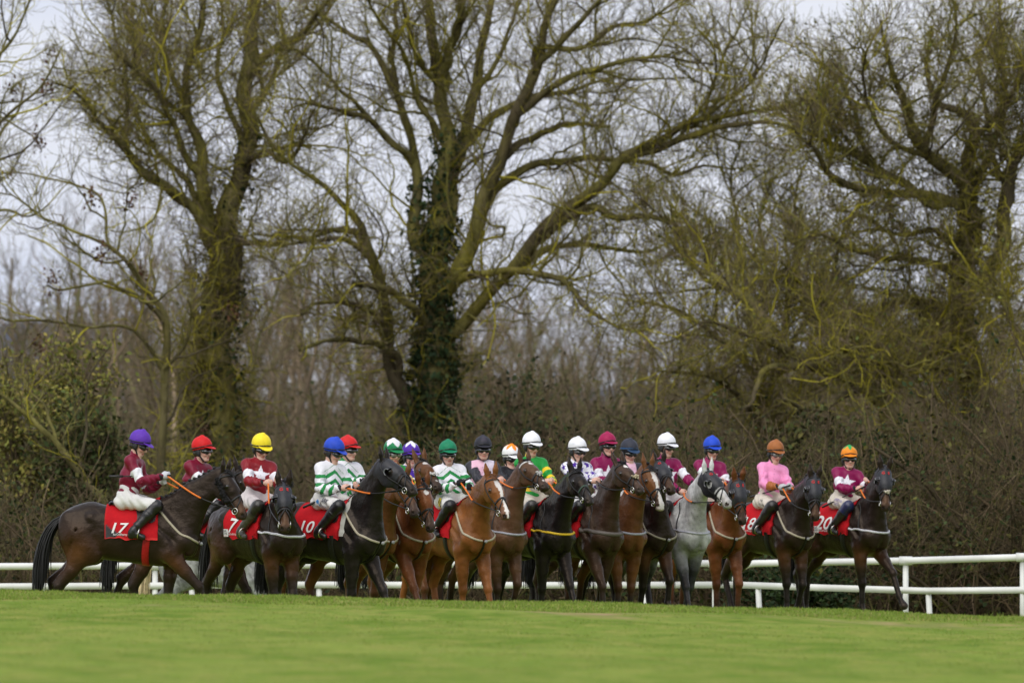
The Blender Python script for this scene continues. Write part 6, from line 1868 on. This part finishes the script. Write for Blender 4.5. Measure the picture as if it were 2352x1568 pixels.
# ------------------------------------------------------------------ the field: one horse and one rider per entry
GREYBREAST = np.array((0.36, 0.36, 0.40))
FIELD = [
  dict(h=dict(X=292, y=0.0, cloth_x0=-0.275, yaw=6, poll=(521, 1077), nose=(566, 1186), coat='darkbay', plaits=True, cheek=True, gait='d', number='17', num_size=0.20, num_du=0.02, site=True, corner=True, red_girth=True, tail=(-0.15, 0.0), breast=CREAM,
        legs={'fn': (42, 24, 1), 'ff': (-6, -14, 1), 'hn': (-40, 8, 1), 'hf': (-50, -10, 1)}, rein_cut=0.45, ears=0.15,
        label='dark bay horse with cheek fleece and plaited mane, carrying number 17, in full profile'),
   j=dict(at=(333, 989), silk='star', cap=srgb(96, 52, 170), face=22, pitch=24, lean=20, hands={-1: (0.36, -0.07, 1.83), 1: (0.33, 0.07, 1.76)}, glove=(0.6, 0.6, 0.62), twist=12,
        whip=(-1, (-1, -0.22, -0.02), 0.05, 'black whip held level behind the purple capped jockey', 0.66), label='jockey in purple cap and maroon star silks looking down at his gloved hands')),
  dict(h=dict(X=440, y=3.2, yaw=14, poll=(548, 1085), nose=(600, 1165), coat='darkbay', gait='a', label='dark horse mostly hidden behind the number 17 horse, ridden in a red cap'),
   j=dict(at=(468, 1001), silk='star', cap=srgb(205, 28, 30), face=30, pitch=4, lean=8, twist=30, label='jockey in bright red cap and maroon star silks, left of the yellow cap')),
  dict(h=dict(X=588, y=1.2, yaw=54, poll=(650, 1118), nose=(656, 1216), coat='darkbay', hood=True, letters='GE', gait='c', number='7', num_size=0.28, num_du=0.05, site=True, logo=True, breast=SWHITE * 0.8, breast_style='band',
        legs={'fn': (2, 0, 1), 'ff': (10, -12, 1), 'hn': (-46, -6, 1), 'hf': (-34, 4, 1)},
        label='dark bay hooded horse with number 7 cloth, turning its face to the camera'),
   j=dict(at=(606, 997), silk='star3', cap=srgb(245, 220, 45), face=58, pitch=22, lean=10, twist=20, hands={-1: (0.30, -0.12, 1.76), 1: (0.38, 0.02, 1.78)}, boot=(0.05, 0.045, 0.035), mud=0.9, breech=(0.66, 0.65, 0.72), label='jockey in yellow cap and dark red star silks, looking down at his whip')),
  dict(h=dict(X=752, y=1.8, yaw=40, poll=(880, 1066), nose=(957, 1127), coat='black', hood=True, plaits=True, gait='a', number='10', num_size=0.23, num_du=0.03, pad=True, breast=CREAM,
        legs={'fn': (-4, -6, 1), 'ff': (30, 26, 1)}, rein_cut=0.5,
        label='black hooded horse with arched neck and raised open mouth, ridden in a blue cap'),
   j=dict(at=(777, 1006), silk='chev', cap=srgb(40, 74, 190), face=30, pitch=22, lean=14, twist=16, hands={-1: (0.27, -0.12, 1.70), 1: (0.34, 0.06, 1.72)}, hair=(0.05, 0.022, 0.012), emblem=((0.03, -0.05), 0.09, 0.09, (0.66, 0.65, 0.63), (0.03, 0.20, 0.52)), thigh=[('ARK', (0.14, 0.0), 0.085, (0.02, 0.02, 0.05), 0.01), ('Equine', (0.14, -0.05), 0.05, (0.2, 0.2, 0.3))],
        whip=(-1, (-1, -0.25, -0.42), 0.06, 'black whip slanting down past the thigh of the blue capped jockey in chevrons', 0.6), label='jockey in royal blue cap and white silks with green chevrons, riding the black hooded horse')),
  dict(h=dict(X=786, y=4.2, yaw=44, poll=(922, 1098), nose=(958, 1180), coat='bay', gait='d', breast=CREAM, label='bay horse partly hidden behind the black hooded horse with the open mouth'),
   j=dict(at=(802, 1000), silk='chev', cap=srgb(205, 34, 36), face=40, pitch=2, lean=6, twist=20, hands={-1: (0.36, -0.05, 1.80), 1: (0.36, 0.06, 1.80)}, label='jockey in red cap and green chevron silks, just behind the blue capped jockey')),
  dict(h=dict(X=893, y=4.6, yaw=58, poll=(968, 1117), nose=(992, 1216), coat='redbay', cheek=True, star=1, gait='e', breast=CREAM * 0.8, legs={'fn': (30, 34, 1), 'ff': (-8, -6, 1)}, label='bay horse with black cheek fleece and ringed bit, head low, beside the black hooded horse'),
   j=dict(at=(906, 1008), silk='hoops', cap=srgb(30, 128, 78), cap_pat=('top', SWHITE, 0.142), face=62, pitch=10, lean=10, twist=10, lens=(0.22, 0.21, 0.19), label='jockey in green cap with white star top, and green and yellow silks')),
  dict(h=dict(X=932, y=7.6, yaw=62, poll=(964, 1068), nose=(1010, 1118), coat='bay', star=2, gait='a', label='bay horse with white star, its head just above the cheek fleece horse', nosepuff=(0.6, 0.58, 0.55)),
   j=dict(at=(945, 1023), silk='purplespot', cap=srgb(82, 42, 160), cap_pat=('top', SWHITE, 0.165), face=66, pitch=6, lean=2, twist=10, label='jockey in purple cap with white top and purple and white silks')),
  dict(h=dict(X=1036, y=6.6, yaw=60, poll=(1124, 1100), nose=(1168, 1186), coat='chestnut', blaze=1, plaits=True, gait='b', breast=CREAM * 1.1, legs={'fn': (-2, -2, 1), 'ff': (24, 18, 1)}, rein_cut=0.5,
        label='chestnut horse with long white blaze and plaited mane, ridden in a plain green cap'),
   j=dict(at=(1030, 1010), silk='chev', cap=srgb(24, 126, 88), face=74, pitch=6, lean=6, twist=18, hands={-1: (0.26, -0.10, 1.76), 1: (0.36, 0.04, 1.72)}, glove=(0.015, 0.015, 0.016), stubble=True, emblem=((0.10, -0.05), 0.10, 0.11, (0.75, 0.58, 0.04), (0.02, 0.02, 0.02)),
        whip=(-1, (-0.6, -0.5, -0.35), 0.16, 'black whip across the knee of the plain green capped jockey', 0.55), label='jockey in plain green cap, chevron silks and black gloves, glancing at the camera')),
  dict(h=dict(X=1106, y=8.2, yaw=57, poll=(1203, 1070), nose=(1256, 1116), coat='dullbay', star=2, pearls=True, nosepuff=(0.5, 0.5, 0.48), plaits=True, gait='c', breast=GREYBREAST, breast_style='band', rein_cut=0.5,
        label='brown bay horse with pearl browband, white star and pale nose pad, ears pricked'),
   j=dict(at=(1110, 1000), silk='pinkgrey', cap=srgb(44, 44, 52), cap_pat=('spot', srgb(60, 56, 66)), face=80, pitch=2, lean=6, twist=30, hair=(0.03, 0.02, 0.02), label='jockey in dark grey cap, pink and white bodice and charcoal sleeves')),
  dict(h=dict(X=1168, y=11.5, yaw=60, poll=(1222, 1118), nose=(1244, 1205), coat='darkbay', gait='d', label='dark horse almost wholly hidden behind the pearl browband horse'),
   j=dict(at=(1177, 1021), silk='blackorange', cap=srgb(236, 236, 236), cap_pat=('top', srgb(245, 140, 30), 0.165), face=62, pitch=14, lean=2, twist=10, label='jockey in white cap with orange top and black silks with an orange disc')),
  dict(h=dict(X=1222, y=8.9, yaw=60, poll=(1318, 1090), nose=(1358, 1150), coat='black', gait='e', breast=YEL * 0.8, breast_style='band', noseband=(0.03, 0.06, 0.035), legs={'fn': (-8, -6, 1), 'ff': (28, 26, 1)}, plaits=True, rein_cut=0.5,
        label='plain black horse with green noseband and yellow breast strap'),
   j=dict(at=(1225, 992), silk='hoops', cap=srgb(238, 238, 242), face=56, pitch=12, lean=8, twist=14, mud=1.0, label='jockey in plain white cap and green silks with yellow hoops, muddy knee')),
  dict(h=dict(X=1324, y=9.7, yaw=55, poll=(1420, 1075), nose=(1476, 1124), coat='brown', gait='a', nosepuff=(0.5, 0.42, 0.28), breast=(0.12, 0.10, 0.085), breast_style='band', breast_w=0.05, star=1, plaits=False, orange=False,
        label='dark brown horse with tan breast band and small cream nose pad, head stretched out'),
   j=dict(at=(1331, 1004), silk='purplestars', cap=srgb(236, 236, 240), face=50, pitch=12, lean=10, twist=8, label='jockey in white cap and white silks covered in purple stars')),
  dict(h=dict(X=1390, y=10.4, yaw=62, poll=(1484, 1078), nose=(1522, 1166), coat='bay', blaze=2, gait='c', breast=GREYBREAST, breast_style='band', legs={'fn': (4, -2, 1), 'ff': (-4, -6, 1)},
        label='bay horse with broad white blaze to the lip, beside the dark brown horse'),
   j=dict(at=(1397, 983), silk='star2', cap=srgb(158, 24, 76), face=62, pitch=2, lean=6, twist=10, label='jockey in crimson cap and magenta star silks, the tallest of the row')),
  dict(h=dict(X=1452, y=11.1, yaw=58, poll=(1512, 1070), nose=(1545, 1124), coat='darkbay', hood=True, letters='G', gait='b', breast=CREAM * 0.7, label='dark hooded horse peering out between the blazed bay and the grey'),
   j=dict(at=(1450, 1008), silk='greypink', cap=srgb(52, 54, 64), cap_pat=('band', srgb(40, 90, 140)), peak=srgb(45, 70, 100), face=58, pitch=16, lean=4, twist=10, label='jockey in dark cap with blue band and charcoal jacket over pink')),
  dict(h=dict(X=1530, y=11.7, yaw=58, poll=(1622, 1090), nose=(1678, 1158), coat='grey', hood=True, letters='GE', gait='b', breast=GREYBREAST * 1.2, breast_style='band', legs={'fn': (14, 14, 1), 'ff': (-14, -22, 1)}, tail=(-0.7, 0.6),
        label='grey horse in a black hood, the only pale one among the runners'),
   j=dict(at=(1536, 987), silk='star2', cap=srgb(236, 236, 242), face=44, pitch=12, lean=12, twist=6, hands={-1: (0.34, -0.04, 1.68), 1: (0.42, 0.12, 1.78)}, label='jockey in white cap and magenta star silks, reaching down to the grey horse')),
  dict(h=dict(X=1622, y=13.8, yaw=64, poll=(1692, 1104), nose=(1708, 1202), coat='redbay', hood=True, letters='GE', gait='c', breast=CREAM, legs={'fn': (0, 0, 1), 'ff': (24, -8, 1)},
        label='reddish bay horse in a black hood, directly behind the grey'),
   j=dict(at=(1638, 1002), silk='star2', cap=srgb(36, 76, 200), face=66, pitch=12, lean=8, twist=26, mud=0.6, label='jockey in blue cap and mud spattered maroon star silks, next to the grey')),
  dict(h=dict(X=1764, y=15.0, yaw=54, poll=(1868, 1098), nose=(1874, 1192), coat='darkbay', hood=True, letters='GE', gait='d', number='18', num_size=0.27, num_du=0.01, site=True, logo=True, breast=CREAM, plaits=True,
        legs={'fn': (4, 2, 1), 'ff': (10, -20, 1), 'hn': (-40, 20, 1), 'hf': (-48, -2, 1)}, label='dark bay hooded horse under the jockey in pink, cloth number ending in 8'),
   j=dict(at=(1785, 1011), silk='pink', cap=srgb(160, 98, 52), face=66, pitch=14, lean=8, twist=22, hands={-1: (0.30, -0.09, 1.74), 1: (0.37, 0.05, 1.74)}, glove=(0.5, 0.5, 0.5), lens=(0.20, 0.19, 0.18), mud=0.5, thigh=[('ower', (0.15, 0.03), 0.05, (0.02, 0.02, 0.03)), ('Construction', (0.10, -0.02), 0.05, (0.02, 0.02, 0.03))],
        side=0, roll=4, whip=(-1, (-1, -0.1, -0.20), 0.16, 'black whip held across the thigh of the jockey in pink', 0.62), label='jockey in brown cap and pink silks with brown cuffs')),
  dict(h=dict(X=1936, y=15.6, yaw=52, poll=(2030, 1080), nose=(2036, 1168), coat='darkbay', hood=True, letters='GE', gait='d', number='20', num_size=0.29, num_du=0.0, site=True, logo=True, breast=SWHITE * 0.75, breast_style='band', nosepuff=(0.55, 0.5, 0.4),
        legs={'fn': (2, 0, 1), 'ff': (48, 24, 1), 'hn': (-42, 12, 1), 'hf': (-50, -6, 1)}, label='dark bay hooded horse stepping out with a foreleg, foremost of the line'),
   j=dict(at=(1951, 1023), silk='star2', cap=srgb(236, 140, 34), cap_pat=('top', srgb(40, 160, 80), 0.168), face=84, pitch=2, lean=4, twist=34, hands={-1: (0.33, -0.09, 1.72), 1: (0.42, 0.03, 1.80)}, knee=srgb(30, 36, 78), mud=0.6, thigh=[('GERSTOWN', (0.11, 0.03), 0.05, (0.12, 0.08, 0.35)), ('CASTLE', (0.13, -0.02), 0.05, (0.12, 0.08, 0.35))],
        whip=(-1, (-1, -0.28, -0.42), 0.10, 'black whip slanting back across the thigh of the orange capped jockey', 0.64), label='jockey in orange cap with green top and magenta star silks')),
]
for i, f in enumerate(FIELD):
    f['h']['seed'] = 10 + i; f['j']['seed'] = 10 + i
    o = build_horse(f['h'])
    build_jockey(o, f['j'])
# a loose grey pony beyond the field, seen between the legs of the leading horses
build_horse(dict(X=500, y=14.0, yaw=8, poll=(640, 1160), nose=(660, 1240), coat='dapple', gait='a', gz=-0.42, seed=77, tack=False, vox=0.018, group='ponies beyond the field', tail=(-0.2, 0.0),
        label='dappled grey pony with cream tail, glimpsed behind the legs by the rails'))
